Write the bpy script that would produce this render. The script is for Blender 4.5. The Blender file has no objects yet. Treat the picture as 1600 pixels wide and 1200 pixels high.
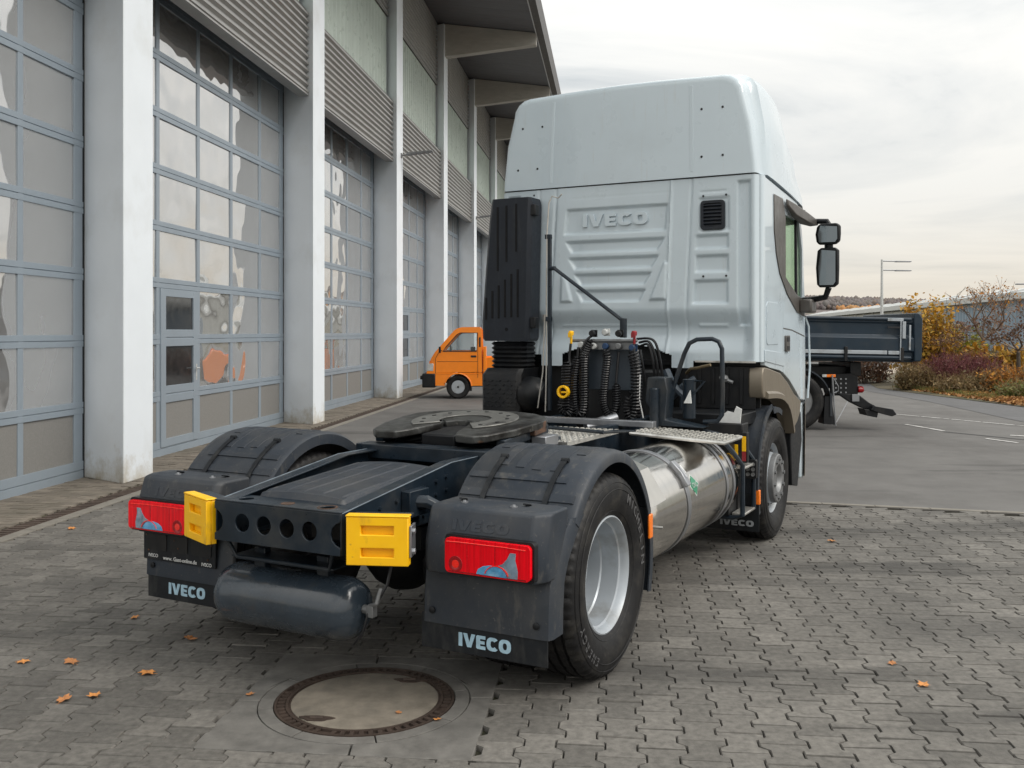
import bpy, bmesh, math, random
from mathutils import Vector, Matrix, noise as mnoise
from mathutils.geometry import tessellate_polygon
random.seed(7)
PI = math.pi
R = math.radians
scene = bpy.context.scene
col = scene.collection

# ------------------------------------------------------------------ camera
CAM_H = 1.751
cam = bpy.data.cameras.new('camera')
cam.sensor_width = 36; cam.lens = 1501 / 1600 * 36
cam.shift_y = -82 / 1600
cam.clip_start = 0.05; cam.clip_end = 4000
camo = bpy.data.objects.new('camera', cam); col.objects.link(camo)
camo.location = (0, 0, CAM_H); camo.rotation_euler = (PI / 2, 0, 0)
scene.camera = camo

# ------------------------------------------------------------------ light
SUN_EL, SUN_AZ = 44, 118          # azimuth clockwise from +Y
w = bpy.data.worlds.new('World'); scene.world = w; w.use_nodes = True
nt = w.node_tree; N = nt.nodes; L = nt.links
N.clear()
def nn(t, **kw):
    n = N.new(t)
    for k, v in kw.items(): setattr(n, k, v)
    return n
out = nn('ShaderNodeOutputWorld'); bg = nn('ShaderNodeBackground'); bg.inputs[1].default_value = 0.1
sky = nn('ShaderNodeTexSky', sky_type='NISHITA'); sky.sun_disc = False
sky.sun_elevation = R(SUN_EL); sky.sun_rotation = R(SUN_AZ); sky.dust_density = 2
tc = nn('ShaderNodeTexCoord'); sep = nn('ShaderNodeSeparateXYZ'); L.new(tc.outputs['Generated'], sep.inputs[0])
def math_(op, a, b=None, clamp=False):
    m = nn('ShaderNodeMath', operation=op); m.use_clamp = clamp
    for i, v in enumerate((a, b)):
        if v is None: continue
        if isinstance(v, (int, float)): m.inputs[i].default_value = v
        else: L.new(v, m.inputs[i])
    return m.outputs[0]
def ramp_(fac, stops):
    r = nn('ShaderNodeValToRGB'); e = r.color_ramp.elements
    while len(e) < len(stops): e.new(0.5)
    for el, (p, c) in zip(e, stops): el.position = p; el.color = (*c, 1)
    L.new(fac, r.inputs[0]); return r.outputs[0]
def mix_(fac, a, b, bt='MIX'):
    m = nn('ShaderNodeMix', data_type='RGBA', blend_type=bt)
    for s, v in ((m.inputs[0], fac), (m.inputs[6], a), (m.inputs[7], b)):
        if isinstance(v, (int, float)): s.default_value = v
        elif isinstance(v, tuple): s.default_value = (*v, 1)
        else: L.new(v, s)
    return m.outputs[2]
zc = math_('MAXIMUM', sep.outputs[2], 0.0)
zp = math_('ADD', zc, 0.09)
px_, py_ = math_('DIVIDE', sep.outputs[0], zp), math_('DIVIDE', sep.outputs[1], zp)
cmb = nn('ShaderNodeCombineXYZ'); L.new(px_, cmb.inputs[0]); L.new(py_, cmb.inputs[1])
mp = nn('ShaderNodeMapping'); mp.inputs['Scale'].default_value = (0.55, 0.62, 1); mp.inputs['Location'].default_value = (3.1, 1.7, 0)
mp.inputs['Rotation'].default_value = (0, 0, R(12))
L.new(cmb.outputs[0], mp.inputs[0])
nz = nn('ShaderNodeTexNoise'); nz.inputs['Scale'].default_value = 1.0; nz.inputs['Detail'].default_value = 7
nz.inputs['Roughness'].default_value = 0.56; nz.inputs['Distortion'].default_value = 0.9
L.new(mp.outputs[0], nz.inputs['Vector'])
cl = ramp_(nz.outputs['Fac'], [(0.28, (5.2, 5.45, 5.5)), (0.43, (7.4, 7.4, 7.15)), (0.60, (8.7, 8.5, 8.0))])
# warm, brighter band of cloud low over the horizon
hz = math_('SUBTRACT', 1.0, math_('MULTIPLY', zc, 7.0), True)
hzp = math_('POWER', hz, 1.5)
cl = mix_(math_('MULTIPLY', hzp, 0.8), cl, (10.0, 8.75, 7.0))
cie = math_('ADD', 0.80, math_('MULTIPLY', zc, 1.5))      # overcast sky brightens towards the zenith
cc = nn('ShaderNodeVectorMath', operation='SCALE'); L.new(cl, cc.inputs[0]); L.new(cie, cc.inputs['Scale'])
fin = mix_(0.88, sky.outputs[0], cc.outputs[0])
L.new(fin, bg.inputs[0]); L.new(bg.outputs[0], out.inputs[0])
sl = bpy.data.lights.new('sun', 'SUN'); sl.energy = 1.5; sl.angle = R(28); sl.color = (1, 0.95, 0.88)
so = bpy.data.objects.new('sun', sl); col.objects.link(so)
d = Vector((math.sin(R(SUN_AZ)) * math.cos(R(SUN_EL)), math.cos(R(SUN_AZ)) * math.cos(R(SUN_EL)), math.sin(R(SUN_EL))))
so.rotation_euler = d.to_track_quat('Z', 'Y').to_euler()
vs = scene.view_settings; vs.view_transform = 'Standard'; vs.look = 'None'; vs.exposure = 0.20; vs.gamma = 1; vs.use_curve_mapping = False

# ------------------------------------------------------------------ materials
def mat(name, c, rough=0.5, metal=0.0, var=0.12, vs=4.0, bump=0.0, bs=120.0, coat=0.0, ior=1.5,
        dirt=None, ds=2.0, dlo=0.5, dhi=0.75, rnd=0.0, island=False, stretch=None, world=False, bdist=0.004, spec=0.5, layers=()):
    m = bpy.data.materials.new(name); m.use_nodes = True
    t = m.node_tree; n = t.nodes; l = t.links; b = n['Principled BSDF']
    b.inputs['Roughness'].default_value = rough; b.inputs['Metallic'].default_value = metal
    b.inputs['Coat Weight'].default_value = coat; b.inputs['Coat Roughness'].default_value = 0.06
    b.inputs['IOR'].default_value = ior; b.inputs['Specular IOR Level'].default_value = spec
    if world:
        g = n.new('ShaderNodeNewGeometry'); src = g.outputs['Position']
    else:
        g = n.new('ShaderNodeTexCoord'); src = g.outputs['Object']
    if stretch:
        mm = n.new('ShaderNodeMapping'); mm.inputs['Scale'].default_value = stretch; l.new(src, mm.inputs[0]); src = mm.outputs[0]
    def nz(s, det=5):
        x = n.new('ShaderNodeTexNoise'); x.inputs['Scale'].default_value = s; x.inputs['Detail'].default_value = det
        x.inputs['Roughness'].default_value = 0.6; l.new(src, x.inputs['Vector']); return x.outputs['Fac']
    def mix(f, a, bb, bt='MIX'):
        x = n.new('ShaderNodeMix'); x.data_type = 'RGBA'; x.blend_type = bt
        for s, v in ((x.inputs[0], f), (x.inputs[6], a), (x.inputs[7], bb)):
            if isinstance(v, (int, float)): s.default_value = v
            elif isinstance(v, tuple): s.default_value = (*v, 1)
            else: l.new(v, s)
        return x.outputs[2]
    def mr(v, a, bb, lo, hi):
        x = n.new('ShaderNodeMapRange'); l.new(v, x.inputs[0])
        for i, q in enumerate((a, bb, lo, hi)): x.inputs[i + 1].default_value = q
        return x.outputs[0]
    c = tuple(c)
    cur = mix(mr(nz(vs), 0.3, 0.7, 0, 1), tuple(v * (1 - var) for v in c), tuple(min(1, v * (1 + var)) for v in c))
    if rnd:
        oi = n.new('ShaderNodeObjectInfo'); gg = n.new('ShaderNodeNewGeometry')
        s = n.new('ShaderNodeMath'); s.operation = 'ADD'; l.new(oi.outputs['Random'], s.inputs[0])
        if island: l.new(gg.outputs['Random Per Island'], s.inputs[1])
        else: s.inputs[1].default_value = 0
        f = n.new('ShaderNodeMath'); f.operation = 'FRACT'; l.new(s.outputs[0], f.inputs[0])
        hs = n.new('ShaderNodeHueSaturation'); l.new(mr(f.outputs[0], 0, 1, 1 - rnd, 1 + rnd), hs.inputs['Value']); l.new(cur, hs.inputs['Color'])
        cur = hs.outputs[0]
    if dirt:
        cur = mix(mr(nz(ds, 7), dlo, dhi, 0, 1), cur, tuple(dirt))
    for (lc, lsc, lo, hi, st) in layers:
        m3 = n.new('ShaderNodeMapping'); m3.inputs['Scale'].default_value = st[:3]
        if len(st) > 3: m3.inputs['Rotation'].default_value = (0, 0, R(st[3]))
        l.new(src, m3.inputs[0])
        x = n.new('ShaderNodeTexNoise'); x.inputs['Scale'].default_value = lsc; x.inputs['Detail'].default_value = 6; x.inputs['Roughness'].default_value = .65; l.new(m3.outputs[0], x.inputs['Vector'])
        cur = mix(mr(x.outputs['Fac'], lo, hi, 0, 1), cur, tuple(lc))
    l.new(cur, b.inputs['Base Color'])
    if bump:
        bp = n.new('ShaderNodeBump'); bp.inputs['Strength'].default_value = bump; bp.inputs['Distance'].default_value = bdist
        l.new(nz(bs, 3), bp.inputs['Height']); l.new(bp.outputs[0], b.inputs['Normal'])
    rv = mr(nz(vs * 3), 0.3, 0.7, max(0.02, rough - 0.06), min(1, rough + 0.08)); l.new(rv, b.inputs['Roughness'])
    return m

M = {}
M['white'] = mat('cab_paint', (.56, .645, .70), .30, 0, .02, 1.2, coat=.7, dirt=(.50, .57, .61), ds=1.4, dlo=.55, dhi=.95, layers=[((.50, .53, .53), 5, .60, .95, (6, 6, .5))])
M['frame'] = mat('frame_paint', (.011, .019, .029), .32, 0, .3, 6, bump=.08, bs=60, spec=.4, layers=[((.05, .047, .042), 3, .50, .80, (1, 1, 1)), ((.11, .05, .025), 9, .72, .80, (1, 1, 1))])
M['plastic'] = mat('grey_mudguard_plastic', (.023, .030, .041), .5, 0, .15, 3, bump=.12, bs=420, bdist=.002, spec=.4, layers=[((.060, .060, .060), 2.5, .44, .82, (1, 1, .6)), ((.10, .096, .088), 18, .57, .82, (1, 1, .35)), ((.12, .115, .105), 55, .62, .75, (1, 1, 1)), ((.010, .012, .015), 5, .62, .80, (1, 1, 1))])
M['black'] = mat('black_plastic', (.006, .007, .009), .45, 0, .2, 8, bump=.05, bs=300, spec=.35, layers=[((.028, .026, .024), 4, .5, .8, (1, 1, .6))])
M['intake'] = mat('intake_plastic', (.011, .015, .023), .46, 0, .15, 8, bump=.06, bs=380, bdist=.002, spec=.4, layers=[((.035, .037, .04), 6, .52, .85, (2, 2, .4))])
M['rubber'] = mat('tyre_rubber', (.008, .008, .009), .55, 0, .2, 9, bump=.1, bs=150, spec=.35, layers=[((.042, .039, .034), 7, .50, .78, (1, 1, 1)), ((.06, .055, .048), 30, .62, .8, (1, 1, 1))])
M['flap'] = mat('flap_rubber', (.007, .009, .012), .55, 0, .2, 9, spec=.35, layers=[((.05, .05, .048), 9, .5, .8, (1, 1, .4))])
M['yellow'] = mat('yellow_plastic', (1.0, .53, .002), .42, 0, .06, 8, bump=.08, bs=40, layers=[((.42, .24, .03), 7, .56, .80, (1, 1, .5)), ((.12, .09, .05), 26, .66, .76, (1, 1, 1))])
M['red'] = mat('red_lens', (.78, .002, .010), .22, 0, .25, 9, coat=.1, bump=.35, bs=26, stretch=(9, 1, .35), spec=.25, bdist=.003)
M['redglow'] = mat('red_reflector', (.9, .02, .01), .25, 0, .1, 20, coat=.2)
M['reddark'] = mat('dark_red_ring', (.30, .002, .006), .25, 0, .1, 20, coat=.2)
M['clear'] = mat('clear_lens', (.10, .34, .60), .18, .2, .4, 18, coat=.3, bump=.2, bs=60, layers=[((.30, .52, .70), 14, .5, .75, (1, 1, 3))])
M['clear2'] = mat('clear_lens_grey', (.20, .27, .35), .2, .3, .5, 14, coat=.3, bump=.2, bs=50, layers=[((.42, .38, .42), 16, .52, .7, (2, 1, 1))])
M['orange'] = mat('orange_reflector', (.95, .20, .004), .3, 0, .1, 30, coat=.5)
M['steel'] = mat('stainless_tank', (.66, .635, .60), .14, 1, .06, 3, bump=.05, bs=9, stretch=(.35, 6, .35), bdist=.003)
M['steelplate'] = mat('stainless_shield', (.66, .64, .60), .34, 1, .06, 5)
M['strap'] = mat('strap_steel', (.33, .34, .36), .38, .8, .1, 8)
M['alu'] = mat('aluminium_tread', (.62, .61, .58), .4, .85, .15, 10, dirt=(.25, .24, .22), ds=8)
M['rim'] = mat('rim_paint', (.40, .435, .47), .36, .25, .06, 4, dirt=(.22, .215, .20), ds=5, dlo=.52, dhi=.8)
M['hubgrey'] = mat('hub_grey', (.20, .205, .21), .45, .5, .15, 12)
M['bronze'] = mat('trim_bronze', (.21, .18, .14), .42, .35, .05, 5)
M['pillar'] = mat('pillar_trim', (.10, .092, .085), .35, .2, .05, 5)
M['glassdark'] = mat('tinted_glass', (.02, .026, .024), .04, 0, .1, 3, spec=.8)
M['letter'] = mat('flap_lettering', (.36, .53, .64), .5, 0, .15, 30)
M['letter_grey'] = mat('flap_lettering_worn', (.30, .32, .34), .55, 0, .2, 40)
M['emboss'] = M['plastic']
M['plate5'] = mat('coupling_plate', (.07, .072, .07), .42, .45, .25, 6, bump=.1, bs=40, dirt=(.010, .009, .008), ds=3.2, dlo=.46, dhi=.6, layers=[((.16, .155, .14), 20, .60, .72, (1, 1, 1)), ((.14, .07, .035), 6, .66, .74, (1, 1, 1))])
M['plate5b'] = mat('coupling_worn_ring', (.20, .20, .19), .42, .6, .2, 9, dirt=(.03, .028, .026), ds=5, dlo=.55, dhi=.72)
M['rust'] = mat('rusty_iron', (.10, .055, .035), .75, .2, .4, 20, bump=.25, bs=80, dirt=(.03, .024, .02), ds=16)
M['chrome'] = mat('mirror_glass', (.17, .19, .20), .03, 1, .02, 2)
M['cable'] = mat('coil_hose', (.010, .010, .012), .35, 0, .1, 20)
M['board'] = mat('connection_board', (.045, .060, .078), .45, 0, .2, 6)
M['greylight'] = mat('light_fitting', (.52, .53, .52), .4, .2, .2, 20)
M['blue'] = mat('blue_cap', (.012, .045, .12), .4, 0, .1, 20)
M['redcap'] = mat('red_cap', (.26, .012, .018), .4, 0, .1, 20)
M['greensign'] = mat('green_sticker', (.03, .22, .12), .4, 0, .1, 20)
M['sticker'] = mat('white_sticker', (.7, .71, .7), .45, 0, .05, 30)
M['brass'] = mat('dull_brass', (.22, .17, .10), .5, .5)
M['tankpaint'] = mat('air_tank_paint', (.030, .042, .056), .24, 0, .2, 5, bump=.04, bs=30, coat=.4, layers=[((.06, .058, .054), 4, .52, .8, (1, 1, 1))])
M['edgeglint'] = mat('worn_edge_glint', (.12, .15, .18), .35, .3, .4, 12)  # worn rail edges, their sky highlight painted in as a lighter grey-blue
M['grooveshade'] = mat('shaded_groove', (.003, .003, .004), .9)  # near-black stands in for the shadow inside the intake grooves
M['glassdoor'] = mat('wicket_glass', (.03, .03, .032), .05, 0, .3, 2, ior=1.9)
M['tire_text'] = mat('tyre_lettering', (.085, .085, .088), .55, 0, .1, 20)
# building
M['column'] = mat('painted_column', (.80, .85, .90), .6, 0, .03, 1.2, bump=.12, bs=160, dirt=(.62, .64, .64), ds=1.1, dlo=.52, dhi=.95, bdist=.003)
M['doorframe'] = mat('door_aluminium', (.28, .33, .38), .42, .15, .05, 2)
M['doorpanel'] = mat('door_lower_panel', (.215, .21, .20), .6, 0, .1, 60, bump=.25, bs=160, bdist=.003)
M['seal'] = mat('door_rubber_seal', (.012, .013, .015), .6)
M['corr'] = mat('corrugated_sheet', (.36, .355, .345), .4, .45, .08, 2)
M['poly'] = mat('polycarbonate_band', (.58, .65, .60), .3, 0, .06, 1.5, coat=.3)
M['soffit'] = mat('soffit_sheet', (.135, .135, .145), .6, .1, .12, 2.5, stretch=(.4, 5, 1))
M['beam'] = mat('timber_beam', (.43, .41, .375), .6, 0, .1, 3, stretch=(1, 4, 4))
M['fascia'] = mat('fascia_sheet', (.09, .085, .082), .5, .3)
M['whiteedge'] = mat('white_edge', (.62, .63, .65), .5)
def pane_mat():
    m = bpy.data.materials.new('door_pane_acrylic'); m.use_nodes = True
    t = m.node_tree; n = t.nodes; l = t.links; b = n['Principled BSDF']
    b.inputs['Base Color'].default_value = (.585, .585, .585, 1); b.inputs['Roughness'].default_value = .03; b.inputs['Metallic'].default_value = .70; b.inputs['IOR'].default_value = 1.9
    tcx = n.new('ShaderNodeTexCoord'); oi = n.new('ShaderNodeObjectInfo')
    ad = n.new('ShaderNodeVectorMath'); ad.operation = 'ADD'; l.new(tcx.outputs['Object'], ad.inputs[0])
    sc = n.new('ShaderNodeMath'); sc.operation = 'MULTIPLY'; sc.inputs[1].default_value = 37; l.new(oi.outputs['Random'], sc.inputs[0])
    l.new(sc.outputs[0], ad.inputs[1])
    x = n.new('ShaderNodeTexNoise'); x.inputs['Scale'].default_value = 1.5; x.inputs['Detail'].default_value = .7; l.new(ad.outputs[0], x.inputs['Vector'])
    bp = n.new('ShaderNodeBump'); bp.inputs['Distance'].default_value = .10; bp.inputs['Strength'].default_value = .42
    l.new(x.outputs['Fac'], bp.inputs['Height']); l.new(bp.outputs[0], b.inputs['Normal'])
    return m
M['pane'] = pane_mat()
def clear_glass(name, tint, alpha):
    m = bpy.data.materials.new(name); m.use_nodes = True
    t = m.node_tree; n = t.nodes; l = t.links
    b = n['Principled BSDF']; b.inputs['Base Color'].default_value = (*tint, 1); b.inputs['Roughness'].default_value = .03
    tr = n.new('ShaderNodeBsdfTransparent'); tr.inputs[0].default_value = (*[min(1, v * 1.0 + .55) for v in tint], 1)
    mx = n.new('ShaderNodeMixShader'); mx.inputs[0].default_value = alpha
    l.new(tr.outputs[0], mx.inputs[1]); l.new(b.outputs[0], mx.inputs[2]); l.new(mx.outputs[0], n['Material Output'].inputs[0])
    return m
M['window'] = clear_glass('window_glass', (.30, .38, .30), .16)
M['clearwindow'] = clear_glass('clear_window_glass', (.4, .42, .42), .10)
def foot_stain(m):
    t = m.node_tree; n = t.nodes; l = t.links; b = n['Principled BSDF']; src = b.inputs['Base Color'].links[0].from_socket
    g = n.new('ShaderNodeNewGeometry'); sp = n.new('ShaderNodeSeparateXYZ'); l.new(g.outputs['Position'], sp.inputs[0])
    x = n.new('ShaderNodeTexNoise'); x.inputs['Scale'].default_value = 4; x.inputs['Detail'].default_value = 8; x.inputs['Roughness'].default_value = .7; l.new(g.outputs['Position'], x.inputs['Vector'])
    a = n.new('ShaderNodeMath'); a.operation = 'MULTIPLY_ADD'; a.inputs[1].default_value = -.9; l.new(sp.outputs[2], a.inputs[0]); l.new(x.outputs['Fac'], a.inputs[2])
    r = n.new('ShaderNodeMapRange'); r.inputs[1].default_value = .22; r.inputs[2].default_value = .62; l.new(a.outputs[0], r.inputs[0])
    mx = n.new('ShaderNodeMix'); mx.data_type = 'RGBA'; l.new(r.outputs[0], mx.inputs[0]); l.new(src, mx.inputs[6]); mx.inputs[7].default_value = (.46, .42, .34, 1); l.new(mx.outputs[2], b.inputs['Base Color'])
foot_stain(M['column'])
# ground
M['paver'] = mat('concrete_paver', (.139, .131, .118), .85, 0, .30, 26, bump=.8, bs=230, rnd=.22, island=True, world=True, bdist=.003,
                 layers=[((.050, .048, .045), .55, .50, .78, (1, 1, 1)), ((.042, .040, .037), .9, .52, .70, (.22, 1.3, 1, 14)), ((.30, .29, .265), 2.2, .66, .80, (.5, 1.5, 1, -30)), ((.06, .056, .05), 9, .68, .76, (1, 1, 1))])
M['bed'] = mat('joint_sand_moss', (.024, .022, .015), .95, 0, .5, 9, world=True, layers=[((.050, .060, .018), 1.6, .52, .66, (1, 1, 1)), ((.085, .072, .052), 2.5, .56, .7, (1, 1, 1))])
M['slab'] = mat('concrete_surround', (.142, .136, .125), .85, 0, .28, 9, bump=.5, bs=180, world=True, dirt=(.085, .082, .076), ds=2.2, dlo=.5, dhi=.8, bdist=.003)
M['cover'] = mat('cover_concrete', (.185, .162, .130), .8, 0, .25, 9, bump=.3, bs=160, world=True, dirt=(.11, .10, .085), ds=4, dlo=.55, dhi=.75, bdist=.003)
M['castiron'] = mat('cast_iron', (.06, .042, .033), .7, .3, .3, 12, bump=.2, bs=120, world=True)
M['asphalt'] = mat('yard_asphalt', (.122, .118, .113), .88, 0, .16, 1.3, bump=.5, bs=110, world=True, bdist=.005, layers=[((.085, .08, .076), .5, .5, .72, (1, .55, 1)), ((.06, .057, .055), .8, .58, .70, (.2, 1.4, 1, 20)), ((.24, .23, .215), 3, .66, .8, (1, 1, 1)), ((.05, .048, .046), 14, .70, .76, (.6, 1.4, 1))])
M['road'] = mat('road_asphalt', (.10, .10, .103), .85, 0, .12, 1, bump=.3, bs=100, world=True)
M['paint'] = mat('road_paint', (.62, .61, .59), .7, 0, .2, 6, world=True, dirt=(.22, .21, .2), ds=5, dlo=.5, dhi=.7)
M['strip'] = mat('apron_paver', (.185, .16, .13), .85, 0, .2, 6, bump=.3, bs=150, rnd=.2, island=True, world=True, dirt=(.13, .115, .09), ds=1.1, dlo=.48, dhi=.7)
M['channel'] = mat('drain_channel', (.085, .062, .05), .8, .1, .3, 6, bump=.4, bs=60, world=True)
M['kerb'] = mat('kerb_stone', (.20, .185, .16), .85, 0, .15, 6, bump=.3, bs=120, world=True)
M['earth'] = mat('earth', (.09, .075, .045), .95, 0, .4, .8, bump=.6, bs=12, world=True, dirt=(.06, .075, .03), ds=.3)
M['gravel'] = mat('pale_gravel', (.36, .31, .25), .9, 0, .15, 4, world=True)

# ------------------------------------------------------------------ mesh helper
class MB:
    def __init__(s): s.v = []; s.f = []; s.mi = []
    def add(s, vs, fs, mi=0):
        o = len(s.v); s.v += [tuple(p) for p in vs]; s.f += [tuple(i + o for i in f) for f in fs]; s.mi += [mi] * len(fs); return s
    def box(s, x0, x1, y0, y1, z0, z1, mi=0):
        return s.add([(x, y, z) for x in (x0, x1) for y in (y0, y1) for z in (z0, z1)],
                     [(0, 1, 3, 2), (4, 6, 7, 5), (0, 4, 5, 1), (2, 3, 7, 6), (0, 2, 6, 4), (1, 5, 7, 3)], mi)
    def obox(s, c, half, mtx, mi=0):
        vs = [Vector(c) + mtx @ Vector((x * half[0], y * half[1], z * half[2])) for x in (-1, 1) for y in (-1, 1) for z in (-1, 1)]
        return s.add(vs, [(0, 1, 3, 2), (4, 6, 7, 5), (0, 4, 5, 1), (2, 3, 7, 6), (0, 2, 6, 4), (1, 5, 7, 3)], mi)
    def prism(s, poly, ax, a, b, mi=0, holes=()):
        """poly in the plane normal to ax ('x': (y,z), 'y': (x,z), 'z': (x,y)) extruded from a to b"""
        mp = {'x': lambda u, v, w: (w, u, v), 'y': lambda u, v, w: (u, w, v), 'z': lambda u, v, w: (u, v, w)}[ax]
        loops = [list(poly)] + [list(h) for h in holes]
        tris = tessellate_polygon([[Vector((p[0], p[1], 0)) for p in lp] for lp in loops]) if holes or len(poly) > 4 else None
        flat = [p for lp in loops for p in lp]; n = len(flat)
        vs = [mp(u, v, a) for u, v in flat] + [mp(u, v, b) for u, v in flat]
        fs = []
        if tris is None: fs += [tuple(range(n)), tuple(range(2 * n - 1, n - 1, -1))]
        else:
            for t in tris: fs += [tuple(t), tuple(i + n for i in reversed(t))]
        o = 0
        for lp in loops:
            k = len(lp)
            for i in range(k):
                j = (i + 1) % k; fs.append((o + i, o + j, o + j + n, o + i + n))
            o += k
        return s.add(vs, fs, mi)
    def tube(s, pts, r, n=8, closed=False, mi=0, flat=None):
        pts = [Vector(p) for p in pts]; k = len(pts); rs = r if isinstance(r, (list, tuple)) else [r] * k
        t0 = (pts[1] - pts[0]).normalized(); up = Vector((0, 0, 1)) if abs(t0.z) < .9 else Vector((1, 0, 0))
        nrm = t0.cross(up).normalized(); vs = []
        for i in range(k):
            if closed: t = pts[(i + 1) % k] - pts[i - 1]
            else: t = pts[min(i + 1, k - 1)] - pts[max(i - 1, 0)]
            t = t.normalized() if t.length > 1e-9 else t0
            nrm = (nrm - t * nrm.dot(t)); nrm = nrm.normalized() if nrm.length > 1e-6 else t.orthogonal().normalized(); bn = t.cross(nrm)
            for j in range(n):
                a = 2 * PI * j / n; ca, sa = math.cos(a), math.sin(a)
                if flat: ca *= flat
                vs.append(pts[i] + (nrm * ca + bn * sa) * rs[i])
        fs = []
        for i in range(k if closed else k - 1):
            i2 = (i + 1) % k
            for j in range(n): fs.append((i * n + j, i * n + (j + 1) % n, i2 * n + (j + 1) % n, i2 * n + j))
        if not closed: fs += [tuple(range(n)), tuple(range(k * n - 1, (k - 1) * n - 1, -1))]
        return s.add(vs, fs, mi)
    def lathe(s, prof, c, ax='x', n=48, closed=False, mi=0, wob=None):
        """prof: (h along axis, radius); closed joins the last ring to the first"""
        c = Vector(c); vs = []; k = len(prof)
        for i, (h, r) in enumerate(prof):
            for j in range(n):
                a = 2 * PI * j / n; rr = r + (wob(i, j) if wob else 0); u, v = rr * math.cos(a), rr * math.sin(a)
                vs.append(c + Vector({'x': (h, u, v), 'y': (u, h, v), 'z': (u, v, h)}[ax]))
        fs = []
        for i in range(k if closed else k - 1):
            i2 = (i + 1) % k
            for j in range(n): fs.append((i * n + j, i * n + (j + 1) % n, i2 * n + (j + 1) % n, i2 * n + j))
        if not closed:
            if prof[0][1] > 1e-4: fs.append(tuple(range(n)))
            if prof[-1][1] > 1e-4: fs.append(tuple(range((k - 1) * n, k * n)))
        return s.add(vs, fs, mi)
    def cyl(s, a, b, r, n=12, mi=0): return s.tube([a, b], r, n, mi=mi)
    def loft(s, secs, cap=True, closed=True, mi=0):
        k = len(secs[0]); vs = [p for sec in secs for p in sec]; fs = []
        for i in range(len(secs) - 1):
            for j in range(k if closed else k - 1):
                j2 = (j + 1) % k; fs.append((i * k + j, i * k + j2, (i + 1) * k + j2, (i + 1) * k + j))
        if cap: fs += [tuple(range(k)), tuple(range((len(secs) - 1) * k, len(secs) * k))]
        return s.add(vs, fs, mi)
    def grid(s, nu, nv, fn, keep=None, mi=0):
        vs = [fn(i / nu, j / nv) for i in range(nu + 1) for j in range(nv + 1)]; fs = []
        for i in range(nu):
            for j in range(nv):
                if keep and not keep((i + .5) / nu, (j + .5) / nv): continue
                a = i * (nv + 1) + j; fs.append((a, a + 1, a + nv + 2, a + nv + 1))
        return s.add(vs, fs, mi)
    def sphere(s, c, r, n=12, mi=0, sc=(1, 1, 1)):
        k = n // 2; prof = [(-math.cos(PI * i / k), math.sin(PI * i / k)) for i in range(k + 1)]
        vs = []
        for h, rr in prof:
            for j in range(n):
                a = 2 * PI * j / n; vs.append((c[0] + r * sc[0] * rr * math.cos(a), c[1] + r * sc[1] * rr * math.sin(a), c[2] + r * sc[2] * h))
        fs = [(i * n + j, i * n + (j + 1) % n, (i + 1) * n + (j + 1) % n, (i + 1) * n + j) for i in range(k) for j in range(n)]
        return s.add(vs, fs, mi)
    def mirror(s):
        m = MB(); m.v = [(-x, y, z) for x, y, z in s.v]; m.f = [tuple(reversed(f)) for f in s.f]; m.mi = list(s.mi); return m
    def mesh(s, name, mats, recalc=True, ang=38, weld=False):
        me = bpy.data.meshes.new(name); me.from_pydata(s.v, [], s.f)
        for mm in (mats if isinstance(mats, (list, tuple)) else [mats]): me.materials.append(mm)
        me.polygons.foreach_set('material_index', s.mi)
        if recalc:
            bm = bmesh.new(); bm.from_mesh(me)
            bmesh.ops.remove_doubles(bm, verts=bm.verts, dist=1e-5)
            bmesh.ops.recalc_face_normals(bm, faces=bm.faces); bm.to_mesh(me); bm.free()
        if ang:
            me.polygons.foreach_set('use_smooth', [True] * len(me.polygons)); me.set_sharp_from_angle(angle=R(ang))
        me.update(); return me
    def build(s, name, mats, parent=None, bevel=0, seg=2, **k):
        return link(name, s.mesh(name, mats, **k), parent, bevel, seg)
def link(name, me, parent=None, bevel=0, seg=2, loc=None, rotz=0):
    o = bpy.data.objects.new(name, me); col.objects.link(o)
    if parent: o.parent = parent
    if loc: o.location = loc
    if rotz: o.rotation_euler.z = rotz
    if bevel:
        b = o.modifiers.new('bevel', 'BEVEL'); b.width = bevel; b.segments = seg; b.limit_method = 'ANGLE'; b.angle_limit = R(35)
    return o
def empty(name, parent=None, loc=(0, 0, 0), rotz=0):
    o = bpy.data.objects.new(name, None); o.empty_display_size = .2; col.objects.link(o)
    o.location = loc; o.rotation_euler.z = rotz
    if parent: o.parent = parent
    return o
def tag(o, label=None, cat=None, group=None, kind=None):
    for k, v in (('label', label), ('category', cat), ('group', group), ('kind', kind)):
        if v: o[k] = v
    return o
def thing(name, label, cat, loc=(0, 0, 0), rotz=0, group=None): return tag(empty(name, None, loc, rotz), label, cat, group)
def copy_tree(o, parent=None):
    c = o.copy(); col.objects.link(c); c.parent = parent
    for ch in list(o.children): copy_tree(ch, c)
    return c
def circ(cx, cy, r, n=20, a0=0): return [(cx + r * math.cos(a0 + 2 * PI * i / n), cy + r * math.sin(a0 + 2 * PI * i / n)) for i in range(n)]
def rrect(x0, x1, y0, y1, r, n=4):
    p = []
    for cx, cy, a in ((x1 - r, y1 - r, 0), (x0 + r, y1 - r, 90), (x0 + r, y0 + r, 180), (x1 - r, y0 + r, 270)):
        p += [(cx + r * math.cos(R(a + 90 * i / n)), cy + r * math.sin(R(a + 90 * i / n))) for i in range(n + 1)]
    return p
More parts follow.
